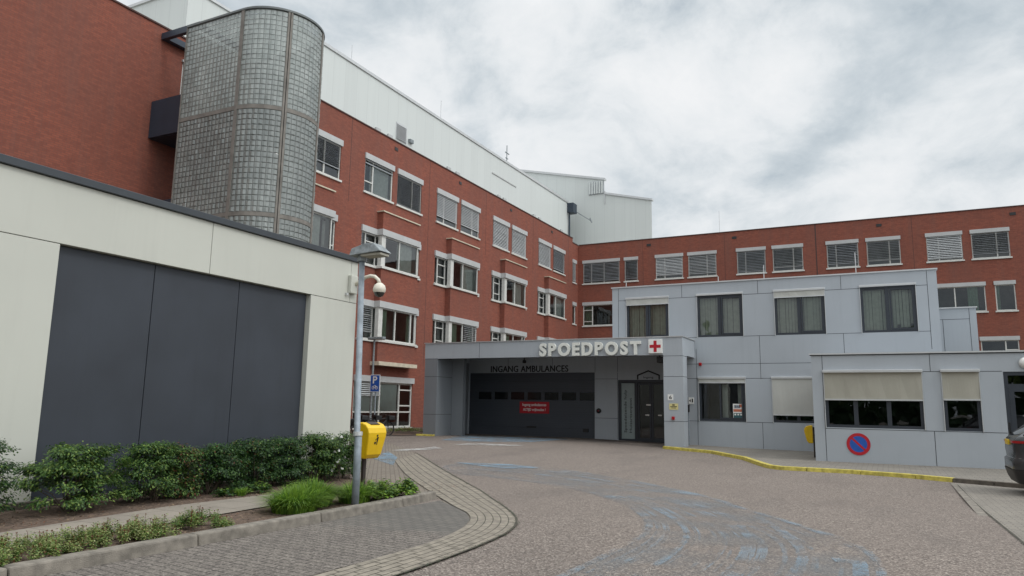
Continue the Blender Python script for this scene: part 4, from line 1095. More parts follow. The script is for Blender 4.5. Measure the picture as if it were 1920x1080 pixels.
mb = MB(); mb.fbox(fC, -8.69, -8.39, .012, .015, 1.67, 1.7); mb.fbox(fC, -8.64, -8.44, .012, .015, 1.61, 1.64); mb.fbox(fC, -8.6, -8.49, .012, .015, 1.73, 1.78); mb.build('lettering', 'letter_black', t)
def alarm(fr, u, z, label):
    t = thing('alarm_beacon', label, 'alarm', fr(u, 0, z), 'red alarm beacons on the grey walls')
    mb = MB(); mb.fbox(fr, u - .065, u + .065, .003, .04, z - .07, z + .07); mb.build('base', 'red', t)
    mb = MB(); mb.fbox(fr, u - .035, u + .04, .04, .09, z - .05, z + .03); mb.build('lens', 'tail_red', t)
alarm(fC, -8.57, 1.18, 'small red fire alarm on the column under the yellow notice')
alarm(fG, -7.84, 3.68, 'small red beacon high on the grey wall right of the portal')
t = thing('arrow_sign', 'small white sign with black marks on the grey wall behind the column', 'sign', fG(-8.25, 0, 1.95))
mb = MB(); mb.fbox(fG, -8.42, -8.17, .02, .04, 1.83, 2.13); mb.build('sign_plate', 'white', t)
mb = MB(); mb.prism([(-8.40, 1.98), (-8.32, 2.05), (-8.32, 1.91)], 'y', YG - .047, YG - .041); mb.fbox(fG, -8.27, -8.21, .041, .047, 1.9, 2.07); mb.build('lettering', 'letter_black', t)
t = thing('intercom_post', 'slim grey intercom post in front of the wall beside the column', 'intercom', (-8.35, 34.4, -.05))
mb = MB(); mb.tube([(-8.35, 34.5, -.05), (-8.35, 34.5, 1.75)], .035, 10); mb.build('post', 'galv', t)
mb = MB(); mb.box(-8.42, -8.28, 34.4, 34.47, 1.45, 1.78); mb.build('speaker_box', 'black', t, bevel=.01)
t = thing('bell_knob', 'round dark bell on the grey pillar right of the garage door', 'bell', fA(-13.56, 0, 1.43))
mb = MB(); mb.lathe([(0, 0), (.13, 0), (.13, .05), (.09, .1), (0, .12)], (0, 0, 0), 16)
mb.v = [(-13.53 + x, YA - .004 - z, 1.42 + y) for x, y, z in mb.v]; mb.build('housing', 'black', t, smooth=True)
mb = MB(); mb.lathe([(0, .1), (.04, .11), (0, .14)], (0, 0, 0), 10); mb.v = [(-13.53 + x, YA - .0 - z, 1.42 + y) for x, y, z in mb.v]; mb.build('button', 'red', t)
t = thing('ceiling_camera', 'dark camera hanging under the fascia beside the right column', 'security camera', (-9.35, 33.3, 3.98))
mb = MB(); mb.tube([(-9.3, 33.2, 4.22), (-9.3, 33.2, 3.95)], .03, 8); mb.build('bracket', 'black', t)
mb = MB(); mb.box(-9.42, -9.14, 33.05, 33.45, 3.66, 3.94); mb.build('housing', 'black', t, bevel=.03)
t = thing('ceiling_spot', 'small dark spotlight under the fascia above the garage door', 'spotlight', (-16.0, 35.9, 4.1))
mb = MB(); mb.lathe([(0, 0), (.1, .02), (.1, .14), (.05, .18), (0, .19)], (-17.75, 36.3, 3.92), 12); mb.build('lamp_body', 'black', t, smooth=True)
mb = MB(); mb.tube([(-17.75, 36.3, 4.1), (-17.75, 36.3, 4.22)], .025, 8); mb.build('bracket', 'black', t)
t = thing('no_parking_sign', 'round blue no parking sign with red ring on the pavilion wall', 'road sign', fP(-1.04, 0, .49))
def disc(mb, fr, u, z, r0, r1, w, m=0, n=40):
    for k in range(n):
        a, b = 2 * PI * k / n, 2 * PI * (k + 1) / n
        P = lambda r, t_: fr(u + r * math.cos(t_), w, z + r * math.sin(t_))
        if r0: mb.quad(P(r0, a), P(r1, a), P(r1, b), P(r0, b), m)
        else: mb.tri(fr(u, w, z), P(r1, a), P(r1, b), m)
mb = MB(); disc(mb, fP, -1.04, .49, 0, .375, .012); disc(mb, fP, -1.04, .49, 0, .375, .004)
for k in range(40):
    a, b = 2 * PI * k / 40, 2 * PI * (k + 1) / 40
    mb.quad(*[fP(-1.04 + .375 * math.cos(q), w, .49 + .375 * math.sin(q)) for q, w in ((a, .004), (b, .004), (b, .012), (a, .012))])
mb.build('sign_disc', 'blue_sign', t, recalc=False)
mb = MB(); disc(mb, fP, -1.04, .49, .275, .376, .015)
d = Vector((1, -1)).normalized(); q = Vector((1, 1)).normalized() * .035
c0 = Vector((-1.04, .49)); pts = [c0 - d * .28 + q, c0 + d * .28 + q, c0 + d * .28 - q, c0 - d * .28 - q]
mb.quad(*[fP(p.x, .0135, p.y) for p in pts]); mb.build('red_ring', 'red', t, recalc=False)
t = thing('wall_lamp', 'round white bulkhead lamp above the pavilion door', 'wall lamp', fP(3.95, 0, 3.23))
mb = MB(); mb.lathe([(.17, 0), (.17, .05), (.15, .1), (.09, .14), (0, .155)], (0, 0, 0), 18); mb.v = [(3.95 + x, YP - .01 - z, 3.23 + y) for x, y, z in mb.v]; mb.build('lens', 'white', t, smooth=True)
mb = MB(); mb.lathe([(0, .002), (.19, .002), (.19, .05), (.17, .05)], (0, 0, 0), 18); mb.v = [(3.95 + x, YP - .002 - z, 3.23 + y) for x, y, z in mb.v]; mb.build('base', 'alu', t)

# dome camera on the annex corner
t = thing('dome_camera', 'cream dome camera on a curved arm at the corner of the annex', 'security camera', (XW, 13.2, 4.3))
mb = MB(); mb.box(XW + .003, XW + .1, 13.03, 13.27, 4.08, 4.5); mb.build('wall_plate', 'white_panel', t, bevel=.015)
mb = MB(); mb.box(XW + .003, XW + .06, 12.95, 13.0, 4.02, 4.08); mb.build('cable_gland', 'alu', t)
mb = MB(); mb.tube([(XW + .05, 13.2, 4.28), (XW + .2, 13.2, 4.36), (XW + .36, 13.2, 4.45), (XW + .5, 13.2, 4.475), (XW + .63, 13.2, 4.45), (XW + .73, 13.2, 4.37), (XW + .77, 13.2, 4.28)], [.045, .045, .04, .04, .04, .04, .045], 12); mb.build('arm', 'cream', t, smooth=True)
mb = MB(); mb.lathe([(0, .14), (.06, .13), (.12, .08), (.145, 0), (.145, -.04), (.125, -.085)], (XW + .77, 13.2, 4.16), 22); mb.build('housing', 'cream', t, smooth=True)
mb = MB(); mb.lathe([(.12, -.08), (.11, -.12), (.085, -.165), (0, -.2)], (XW + .77, 13.2, 4.16), 20); mb.build('dome', 'smoked', t, smooth=True)

# ---- street lamps
LP = Vector((-7.16, 8.99, .1))
t = thing('street_lamp', 'galvanised lamp post with a weathered wedge lamp head by the grass tuft', 'street lamp', LP)
mb = MB(); mb.tube([LP, LP + Vector((0, 0, 1.0)), LP + Vector((-.03, 0, 1.03)), LP + Vector((-.1, 0, 3.85))], [.056, .055, .048, .045], 18); mb.build('pole', 'galv', t, smooth=True)
mb = MB(); mb.tube([LP + Vector((-.01, 0, 1.02)), LP + Vector((-.012, 0, 1.08))], .07, 18); mb.build('collar', 'alu', t)
hx, hz = LP.x - .1, 3.86
def head_v(): # tapering housing, sloped top towards the free end
    A = [(-.16, -.13, .02), (.47, -.15, .05), (.47, .15, .05), (-.16, .13, .02)]
    B = [(-.14, -.1, .14), (.12, -.11, .21), (.30, -.11, .195), (.30, .11, .195), (.12, .11, .21), (-.14, .1, .14)]
    return A, B
A, B = head_v(); mb = MB(); o = Vector((hx, LP.y, hz))
V = [tuple(o + Vector(p)) for p in A + B]
mb.add_mesh(V, [(0, 3, 2, 1), (4, 5, 6, 7, 8, 9), (0, 1, 6, 5, 4), (1, 2, 7, 6), (2, 3, 9, 8, 7), (3, 0, 4, 9)])
mb.build('lamp_head', 'lamp_grey', t, bevel=.012)
mb = MB(); mb.box(hx + .06, hx + .44, LP.y - .11, LP.y + .11, hz + .0, hz + .035); mb.build('lens', 'awning', t)
mb = MB(); mb.tube([(hx, LP.y, hz - .06), (hx, LP.y, hz + .05)], .07, 16); mb.build('spigot', 'lamp_grey', t)
t = thing('street_lamp', 'thin dark lamp post with a small flat lamp head in front of the brick bay', 'street lamp', (-24.45, 31.6, 0))
mb = MB(); mb.tube([(-24.45, 31.6, 0), (-24.4, 31.6, 5.0)], [.07, .05], 12); mb.build('pole', 'lamp_grey', t)
mb = MB(); mb.box(-24.75, -23.75, 31.45, 31.75, 4.98, 5.12); mb.build('lamp_head', 'lamp_grey', t, bevel=.03)
mb = MB(); mb.box(-24.2, -23.8, 31.5, 31.7, 4.95, 4.98); mb.build('lens', 'white', t)
# ---- parking sign
t = thing('parking_sign', 'blue parking sign with white P on a grey post before the brick wing', 'road sign', (-23.95, 31.3, 0))
mb = MB(); mb.tube([(-23.98, 31.35, 0), (-23.98, 31.35, 3.05)], .04, 10); mb.build('post', 'galv', t)
fk = FX(31.3)
mb = MB(); mb.fbox(fk, -24.3, -23.68, 0, .02, 2.2, 3.1); mb.build('sign_plate', 'white', t, bevel=.004)
mb = MB(); mb.fbox(fk, -24.27, -23.71, .021, .026, 2.23, 3.07); mb.build('sign_face', 'blue_sign', t)
mb = MB(); text_fit(mb, 'P', fk, -24.13, -23.85, 2.64, 3.02, .03, .02)
disc(mb, fk, -24.1, 2.42, .055, .085, .03, 0, 20); disc(mb, fk, -23.88, 2.42, .055, .085, .03, 0, 20)
for a, b in (((-24.1, 2.42), (-24.04, 2.54)), ((-24.04, 2.54), (-23.93, 2.54)), ((-23.93, 2.54), (-23.88, 2.42)), ((-24.1, 2.42), (-23.99, 2.42)), ((-23.99, 2.42), (-23.93, 2.54))):
    d = Vector((b[0] - a[0], b[1] - a[1])).normalized(); q = Vector((-d.y, d.x)) * .012
    mb.quad(*[fk(p.x, .03, p.y) for p in (Vector(a) + q, Vector(b) + q, Vector(b) - q, Vector(a) - q)])
mb.build('lettering', 'white', t, recalc=False)

# ---- litter bins
def litter_bin(x, y, z, rz, label, k=1.):
    t = thing('litter_bin', label, 'litter bin', (x, y, z), 'yellow litter bins on posts'); t.rotation_euler = (0, 0, rz)
    def loc(o): o.parent = t; return o
    W2 = .235
    prof = [(-.02, .52), (.13, .52), (.2, .60), (.275, .92), (.285, 1.0), (.26, 1.09), (.19, 1.155), (.1, 1.185), (-.02, 1.19)]   # (depth outwards, height)
    mb = MB(); n = len(prof)
    def wd(zz): return W2 * (.76 + .24 * min(1, (zz - .52) / .45))
    for s in (-1, 1):
        for (d, zz) in prof: mb.v.append((s * wd(zz), -d, zz))
    for i in range(n):
        j = (i + 1) % n; mb.f.append((i, j, n + j, n + i)); mb.m.append(0)
    mb.f.append(tuple(range(n))); mb.m.append(0); mb.f.append(tuple(range(n, 2 * n))[::-1]); mb.m.append(0)
    loc(mb.build('bin_body', 'bin_yellow', bevel=.022))
    mb = MB(); mb.quad((-.12, -.21, 1.152), (.12, -.21, 1.152), (.13, -.08, 1.2), (-.13, -.08, 1.2)); mb.quad((-.12, -.21, 1.152), (.12, -.21, 1.152), (.12, -.21, 1.162), (-.12, -.21, 1.162)); loc(mb.build('slot', 'brown_post'))
    mb = MB()
    def fm(u, w, zz): return (u, -.2 - (zz - .6) * .235 - .006 - w, zz)
    # tidy figure: head, body, arm, basket
    for k_ in range(12):
        a, b = 2 * PI * k_ / 12, 2 * PI * (k_ + 1) / 12
        mb.tri(fm(-.01, 0, .95), fm(-.01 + .02 * math.cos(a), 0, .95 + .02 * math.sin(a)), fm(-.01 + .02 * math.cos(b), 0, .95 + .02 * math.sin(b)))
    mb.quad(fm(-.005, 0, .84), fm(.025, 0, .84), fm(.03, 0, .925), fm(-.005, 0, .925)); mb.quad(fm(0, 0, .78), fm(.02, 0, .78), fm(.022, 0, .84), fm(0, 0, .84))
    mb.quad(fm(-.045, 0, .875), fm(-.04, 0, .86), fm(0, 0, .895), fm(0, 0, .915)); mb.quad(fm(-.055, 0, .79), fm(-.02, 0, .79), fm(-.015, 0, .835), fm(-.06, 0, .835))
    loc(mb.build('pictogram', 'letter_black', recalc=False))
    mb = MB(); mb.box(-.035, .035, .025, .09, -.1, 1.12); loc(mb.build('post', 'brown_post', bevel=.006))
    return t
litter_bin(-8.87, 11.4, .06, R(82), 'yellow litter bin on a dark post beside the tall lamp post', 1.)
litter_bin(-2.68, 30.4, -.13, R(-86), 'yellow litter bin seen side on at the corner of the pavilion')

# ---- bicycles parked at the brick wall
def bicycle():
    t = thing('bicycle', 'black bicycle', 'bicycle', (0, 0, 0), 'bicycles parked before the brick wing')
    def loc(o, p=t): o.parent = p; return o
    for cx in (-.52, .52):
        mb = MB()
        ring = [(cx + .33 * math.cos(2 * PI * k / 24), 0, .34 + .33 * math.sin(2 * PI * k / 24)) for k in range(25)]
        mb.tube(ring, .03, 6, cap=False)
        for k in range(10): mb.tube([(cx, 0, .34), (cx + .32 * math.cos(PI * k / 5), 0, .34 + .32 * math.sin(PI * k / 5))], .004, 4, 1)
        loc(mb.build('wheel', ['rubber', 'chrome']))
    mb = MB()
    for a, b in (((-.52, .34), (-.1, .3)), ((-.1, .3), (-.22, .85)), ((-.1, .3), (.38, .78)), ((-.2, .78), (.38, .86)), ((-.52, .34), (-.2, .78)), ((.38, .95), (.52, .34))): mb.tube([(a[0], 0, a[1]), (b[0], 0, b[1])], .026, 8)
    loc(mb.build('frame', 'black'))
    mb = MB(); mb.tube([(.3, -.28, 1.02), (.4, -.18, 1.05), (.37, 0, 1.0), (.4, .18, 1.05), (.3, .28, 1.02)], .015, 8); mb.tube([(.38, 0, .9), (.37, 0, 1.02)], .015, 8); loc(mb.build('handlebar', 'black'))
    mb = MB(); mb.box(.42, .78, -.2, .2, .78, 1.0); loc(mb.build('basket', 'black', bevel=.03))
    mb = MB(); mb.box(-.85, -.45, -.2, -.06, .35, .75); mb.box(-.85, -.45, .06, .2, .35, .75); loc(mb.build('pannier', 'rubber', bevel=.03))
    mb = MB(); mb.box(-.36, -.1, -.08, .08, .93, .99); mb.tube([(-.22, 0, .8), (-.22, 0, .94)], .014, 8); loc(mb.build('saddle', 'black', bevel=.02))
    return t
def copy_tree(o, parent=None):
    c = o.copy(); C.objects.link(c); c.parent = parent
    for ch in list(o.children): copy_tree(ch, c)
    return c
b0 = bicycle()
for i, (x, y, rz, l) in enumerate(((-23.55, 29.0, 1.1, 'black bicycle right beside the corner of the cream annex'), (-23.35, 29.9, 1.25, 'black bicycle half hidden behind the tall lamp post'), (-23.0, 30.5, 1.2, 'black bicycle nearest to the parking sign post above the yellow bin'))):
    o = b0 if i == 0 else copy_tree(b0)
    o.location = (x, y, .03); o.rotation_euler = (0, R(2), rz); o['label'] = l

# ================================================================== CAR
CX, CY0, CW = 2.42, 21.2, .95   # rear end, centre line, half width
CZ = gz(3, 21) + .004
car = thing('parked_car', 'dark grey car with red tail lights parked at the kerb beside the pavilion', 'car', (CX + 2.3, CY0, CZ))
def outline(r, f, w, cr, n=6):
    pts = []
    for (cx, cy, a0) in ((f - cr, w - cr, 0), (r + cr, w - cr, 90), (r + cr, -w + cr, 180), (f - cr, -w + cr, 270)):
        for k in range(n + 1):
            a = R(a0 + 90 * k / n); pts.append((cx + cr * math.cos(a), cy + cr * math.sin(a)))
    return pts
LV = [(.22, .2, 4.5, .84, .25), (.34, .06, 4.66, .92, .3), (.55, .0, 4.74, .95, .34), (.72, .0, 4.76, .955, .34), (.76, .05, 4.76, .95, .34), (.95, .03, 4.72, .955, .34), (1.06, .04, 4.6, .95, .34), (1.15, .07, 4.2, .94, .33), (1.2, .14, 3.45, .92, .3)]
GV = [(1.2, .14, 3.45, .92, .3), (1.24, .2, 3.3, .88, .28), (1.56, .72, 2.5, .70, .26)]
RV = [(1.56, .60, 2.5, .70, .26), (1.62, .66, 2.3, .66, .26), (1.66, .95, 2.0, .52, .26)]
def loft(mb, lv, cap_top=False, cap_bot=False, m=0):
    rings = []
    for z, r, f, w, cr in lv:
        n = len(mb.v); o = outline(r, f, w, cr); mb.v += [(CX + x, CY0 + y, CZ + z * 1.1) for x, y in o]; rings.append((n, len(o)))
    for (a, k), (b, _) in zip(rings, rings[1:]):
        for i in range(k): mb.f.append((a + i, a + (i + 1) % k, b + (i + 1) % k, b + i)); mb.m.append(m)
    if cap_top: a, k = rings[-1]; mb.f.append(tuple(range(a, a + k))); mb.m.append(m)
    if cap_bot: a, k = rings[0]; mb.f.append(tuple(range(a, a + k))[::-1]); mb.m.append(m)
mb = MB(); loft(mb, LV, False, True); loft(mb, RV, True, True); cb = mb.build('body', 'car_paint', car, smooth=True)
mb = MB(); loft(mb, GV); mb.build('window_band', 'car_glass', car, smooth=True)
mb = MB()
for p0, p1 in (((.28, .84), (.76, .66)), ((.28, -.84), (.76, -.66)), ((1.5, .885), (1.45, .72)), ((1.5, -.885), (1.45, -.72))):
    mb.tube([(CX + p0[0], CY0 + p0[1], CZ + 1.32), (CX + p1[0], CY0 + p1[1], CZ + 1.73)], .07 if p0[0] < 1 else .035, 8)
mb.build('pillar', 'car_paint', car)
mb = MB(); loft(mb, [(.24, .1, 4.6, .90, .3), (.34, .045, 4.68, .935, .31), (.52, -.012, 4.75, .963, .35)]); mb.build('bumper', 'black', car, smooth=True)
def rearstrip(mb, a0, a1, z0, z1, off, r, w, cr, f=4.7, m=0):
    """strip wrapped round the rear corner; a in metres from the middle of the tail along the outline"""
    def P(a, z):
        s = 1 if a >= 0 else -1; a = abs(a); st = w - cr
        if a <= st: q = (r - off, -s * a)
        elif a <= st + cr * PI / 2:
            t_ = (a - st) / cr; q = (r + cr - (cr + off) * math.cos(t_), -s * (w - cr + (cr + off) * math.sin(t_)))
        else: q = (r + cr + a - st - cr * PI / 2, -s * (w + off))
        return (CX + q[0], CY0 + q[1], CZ + z)
    n = 14
    for k in range(n):
        a, b = a0 + (a1 - a0) * k / n, a0 + (a1 - a0) * (k + 1) / n
        mb.quad(P(a, z0), P(b, z0), P(b, z1), P(a, z1), m)
for s in (1, -1):
    mb = MB(); rearstrip(mb, s * .42, s * 1.45, 1.17, 1.225, .02, .045, .95, .34); mb.build('tail_light', 'tail_red', car, recalc=False)
    mb = MB(); rearstrip(mb, s * 1.0, s * 1.3, .42, .47, .02, .03, .95, .34); mb.build('reflector', 'tail_red', car, recalc=False)
mb = MB(); mb.box(CX - .0, CX + .03, CY0 - .27, CY0 + .27, CZ + 1.12, CZ + 1.24); mb.build('number_plate', 'plate', car)
mb = MB(); rearstrip(mb, -1.2, 1.2, 0.80, .835, .008, .05, .95, .34); mb.build('trim', 'chrome', car, recalc=False)
mb = MB(); mb.box(CX + .45, CX + .95, CY0 - .62, CY0 + .62, CZ + 1.77, CZ + 1.81); mb.build('spoiler', 'car_paint', car, bevel=.015)
mb = MB(); mb.tube([(CX + .16, CY0 + .75, CZ + 1.3), (CX + .2, CY0 + .78, CZ + 1.4)], .03, 8); mb.box(CX + .16, CX + .2, CY0 + .72, CY0 + .8, CZ + 1.38, CZ + 1.62); mb.build('rear_wiper', 'black', car)
for sx in (.95, 3.8):
    for s in (1, -1):
        mb = MB(); mb.lathe([(.2, -.11), (.33, -.11), (.36, -.08), (.36, .08), (.33, .11), (.2, .11)], (0, 0, 0), 24); mb.v = [(CX + sx + x, CY0 + s * .86 + z, CZ + .36 + y) for x, y, z in mb.v]
        w = mb.build('wheel', 'rubber', car, smooth=True)
        mb = MB(); mb.lathe([(.24, .1), (.22, .06), (.05, .07), (0, .07)], (0, 0, 0), 10); mb.v = [(CX + sx + x, CY0 + s * (.86 + z), CZ + .36 + y) for x, y, z in mb.v]; mb.build('rim', 'chrome', w)
for s in (1, -1):
    mb = MB(); mb.box(CX + 2.95, CX + 3.12, CY0 + s * .98, CY0 + s * 1.14, CZ + 1.24, CZ + 1.4); mb.build('mirror', 'car_paint', car, bevel=.03)
    mb = MB(); mb.box(CX + 4.55, CX + 4.74, CY0 + s * .5, CY0 + s * .84, CZ + .84, CZ + .96); mb.build('headlight', 'chrome', car, bevel=.03)

# ================================================================== PLANTS
def leaf(mb, p, n, up, L, Wd, m):
    n = n.normalized(); t = up - n * up.dot(n)
    if t.length < 1e-3: t = Vector((1, 0, 0))
    t.normalize(); s = n.cross(t)
    a = p; b = p + t * L * .5 + s * Wd * .5 - n * L * .06; c = p + t * L + n * L * -.18; d = p + t * L * .5 - s * Wd * .5 - n * L * .06
    k = len(mb.v); mb.v += [a[:], b[:], c[:], d[:]]
    mb.f += [(k, k + 1, k + 2), (k, k + 2, k + 3)]; mb.m += [m, m]
def rvec(rg): 
    while True:
        v = Vector((rg.uniform(-1, 1), rg.uniform(-1, 1), rg.uniform(-1, 1)))
        if .05 < v.length < 1: return v
def bush(name, x, y, rx, ry, h, n, seed, label, mats, weights, base=.06, size=.046, cat='shrub', group='leafy shrubs along the annex wall', tiers=True, flowers=0, clumps=74):
    rg = random.Random(seed); z0 = .085; x -= .18; h *= .95
    t = thing(name, label, cat, (x, y, z0), group)
    cl = []
    for k in range(clumps):
        a = rg.uniform(0, 2 * PI); r = math.sqrt(rg.random()); zz = base + (h - base) * rg.random() ** .8
        fl = 1 - .35 * ((zz - base) / (h - base)) ** 2
        if tiers: zz = base + (h - base) * (round((zz - base) / (h - base) * 3) / 3) + rg.uniform(-.05, .05)
        cl.append(Vector((x + rx * r * fl * math.cos(a), y + ry * r * fl * math.sin(a), z0 + zz)))
    # stems
    mb = MB(); nst = 4
    roots = [Vector((x + rg.uniform(-.12, .12), y + rg.uniform(-.2, .2), z0 - .02)) for _ in range(nst)]
    for c in cl[::3]:
        r0 = min(roots, key=lambda q: (q - c).length); mid = r0.lerp(c, .5) + Vector((0, 0, .06)) + rvec(rg) * .04
        mb.tube([r0, mid, c], [.009, .006, .003], 5, cap=False)
    mb.build('stem', 'bark', t)
    mb = MB()
    for i in range(int(n * 4.2)):
        c = rg.choice(cl); s = rg.uniform(.05, .15)
        v = rvec(rg); p = c + Vector((v.x * s * 1.5, v.y * s * 1.5, v.z * s * .75))
        out = (p - Vector((x, y, z0 + h * .5))); nn = (Vector((out.x * .8, out.y * .8, .75 + .3 * v.z)) + rvec(rg) * .55)
        leaf(mb, p, nn, Vector((out.x, out.y, -.25)) + rvec(rg) * .8, size * rg.uniform(.7, 1.35), size * rg.uniform(.38, .6), rg.choices(range(len(mats)), weights)[0])
    mb.build('foliage', mats, t, recalc=False)
    if flowers:
        mb = MB()
        for i in range(flowers):
            c = rg.choice(cl[:12]) + rvec(rg) * .13 + Vector((.05, 0, 0))
            for k in range(5):
                a = 2 * PI * k / 5 + rg.random()
                leaf(mb, c, Vector((.8, -.3, .5)) + rvec(rg) * .3, Vector((0, math.cos(a), math.sin(a))), .035, .035, 0)
        mb.build('blossom', 'petal', t, recalc=False)
    return t
LM = ['leaf_a', 'leaf_b', 'leaf_c', 'leaf_red']
bush('shrub', -9.75, 5.15, .4, .5, .98, 1500, 1, 'dark loose shrub cut off by the edge of the picture before the cream wall', LM, [3, 7, .5, 0], .25)
bush('shrub', -9.85, 6.5, .42, .8, .84, 3300, 2, 'spreading light green shrub at the near end of the dark panel', LM, [6, 3, 3, 0], .2)
bush('shrub', -9.9, 7.72, .38, .56, .88, 2500, 3, 'upright green shrub in front of the first dark panel joint', LM, [6, 4, 2, 0], .08, tiers=False)
bush('shrub', -9.95, 8.28, .3, .36, .84, 1300, 4, 'thin shrub with bronze red young shoots between green shrubs', LM, [4, 3, 1, 2], .06, tiers=False)
bush('shrub', -9.95, 9.0, .4, .5, .82, 2400, 5, 'dark green shrub right of the bronze shrub', LM, [3, 7, 0, .2], .1, tiers=False)
bush('shrub', -10.0, 9.85, .4, .5, .86, 2500, 6, 'dense dark shrub before the second dark panel joint', LM, [3, 7, .2, .3], .08, tiers=False)
bush('shrub', -10.0, 10.65, .4, .5, .86, 2500, 7, 'dense dark shrub before the third dark panel', LM, [3, 7, .2, .1], .08, tiers=False)
bush('shrub', -10.0, 11.5, .4, .58, .92, 2900, 8, 'tall light topped shrub at the far end of the dark panel', LM, [5, 4, 2, 0], .1, tiers=False)
bush('shrub', -10.1, 12.45, .35, .5, .9, 2500, 9, 'shrub with white blossoms at the far corner of the annex', LM, [5, 4, 1, 0], .08, tiers=False, flowers=34)
bush('shrub', -9.85, 11.75, .2, .3, .72, 700, 19, 'small shrub with white blossoms left of the tall lamp post', LM, [4, 5, 1, 0], .08, tiers=False, flowers=20)

def tuft(x, y, r, h, n, seed, label, group='grass tufts by the kerb', mats=('blade', 'blade_dark')):
    rg = random.Random(seed); mb = MB()
    for i in range(n):
        a = rg.uniform(0, 2 * PI); q = math.sqrt(rg.random()); p = Vector((r * .62 * q * math.cos(a), r * .75 * q * math.sin(a), 0))
        d = Vector((math.cos(a), math.sin(a), 0)) * q + rvec(rg) * .35; d.z = 0
        L = h * rg.uniform(.6, 1.2); w = rg.uniform(.004, .010); s = Vector((-d.y, d.x, 0)); s = s.normalized() if s.length > .01 else Vector((1, 0, 0))
        pts = []
        for k in range(5):
            u = k / 4; pts.append(p + d * (L * (.12 * u + .62 * u * u)) + Vector((0, 0, L * (1.05 * u - .5 * u * u * (.4 + d.length)))))
        m = 0 if rg.random() < .68 else 1
        for k in range(4):
            wa, wb = w * (1 - (k / 4) ** 2), w * (1 - ((k + 1) / 4) ** 2)
            mb.quad(pts[k] - s * wa, pts[k] + s * wa, pts[k + 1] + s * wb, pts[k + 1] - s * wb, m)
    o = mb.build('grass_tuft', list(mats), recalc=False); o.location = (x, y, .085); return tag(o, label, 'grass tuft', group)
tuft(-7.55, 8.15, .44, .46, 1900, 21, 'large bright green grass tuft left of the lamp post')
tuft(-7.75, 8.72, .42, .50, 1700, 22, 'large bright green grass tuft directly behind the lamp post')
tuft(-7.5, 9.4, .34, .42, 1100, 23, 'smaller grass tuft just right of the lamp post')
tuft(-9.5, 9.0, .1, .2, 160, 24, 'tiny yellowish grass tuft at the edge of the path under the shrubs')
def low_plant(x, y, r, h, n, seed, label, mats, weights, group='low ground plants along the kerb', size=.024):
    rg = random.Random(seed); mb = MB(); cl = []
    for k in range(44):
        a = rg.uniform(0, 2 * PI); q = math.sqrt(rg.random()); cl.append(Vector((r[0] * q * math.cos(a), r[1] * q * math.sin(a), h * (1 - .5 * q * q) * rg.uniform(.5, 1.15))))
    for i in range(n):
        c = rg.choice(cl); v = rvec(rg); p = c * 1 + v * .05; p.z = max(.004, p.z * rg.uniform(.35, 1.05))
        leaf(mb, p, Vector((v.x * .6, v.y * .6, 1)) + rvec(rg) * .5, Vector((p.x - c.x, p.y - c.y, .3)) + rvec(rg) * .3, size * rg.uniform(.7, 1.4), size * rg.uniform(.45, .7), rg.choices(range(len(mats)), weights)[0])
    for i in range(n // 150):
        c = rg.choice(cl); q = c + Vector((rg.uniform(-.03, .03), rg.uniform(-.03, .03), rg.uniform(.01, .04)))
        mb.tube([(c.x, c.y, 0), q[:]], .002, 4, len(mats) - 1, cap=False)
        for k in range(3): leaf(mb, q, rvec(rg), Vector((0, 0, 1)) + rvec(rg) * .6, .022, .012, len(mats) - 1)
    o = mb.build('low_plant', mats, recalc=False); o.location = (x, y, .085); return tag(o, label, 'ground plant', group)
PM = ['leaf_pale', 'leaf_a', 'leaf_c', 'leaf_red']
for i, (y, rx, ry, n, l) in enumerate(((4.05, .34, .3, 1900, 'pale green ground plant nearest the lower picture corner'), (4.5, .34, .28, 1900, 'pale plant with brown shoots beside the first kerb joint'), (4.95, .32, .28, 1800, 'yellowish ground plant in the middle of the low row'),
                                     (5.4, .3, .27, 1700, 'yellow green plant with red stems near the row end'), (5.8, .28, .22, 1500, 'green edged plant closing the continuous low row'), (6.5, .28, .3, 1700, 'separate fresh green plant standing off from the low row'))):
    low_plant(-7.5, y, (rx + .1, ry + .02), .21, int(n * 3.2), 50 + i, l, PM, [5, 3, 3, .7] if i < 5 else [2, 6, 4, .6])
GM = ['leaf_a', 'leaf_c', 'blade', 'leaf_b']
low_plant(-7.42, 9.95, (.26, .35), .3, 1500, 61, 'leafy green plant right of the grass by the kerb', GM, [3, 2, 4, 1], size=.07)
low_plant(-7.42, 10.6, (.2, .32), .24, 1200, 62, 'leafy green plant at the rounded kerb end', GM, [3, 2, 4, 1], size=.07)
low_plant(-9.62, 8.75, (.12, .2), .14, 260, 63, 'small broad leaved plant at the foot of the shrubs by the path', GM, [3, 1, 1, 4], 'small plants at the foot of the shrubs', .06)
low_plant(-9.6, 9.45, (.12, .25), .16, 320, 64, 'broad leaved plant under the second dark panel joint', GM, [3, 1, 1, 4], 'small plants at the foot of the shrubs', .065)
low_plant(-9.5, 10.5, (.2, .4), .14, 380, 65, 'pale broad leaved plant under the dense shrubs near the tuft', GM, [4, 2, 2, 2], 'small plants at the foot of the shrubs', .07)
for i, (x, y) in enumerate(((-25.2, 33.0), (-24.2, 33.6), (-24.6, 35.2), (-23.4, 34.2))):
    low_plant(x, y, (.7, .6), .25, 500, 70 + i, 'dry low plants in the bed under the ground floor window', PM, [5, 2, 3, 2], 'dry plants below the brick wall window', .09)
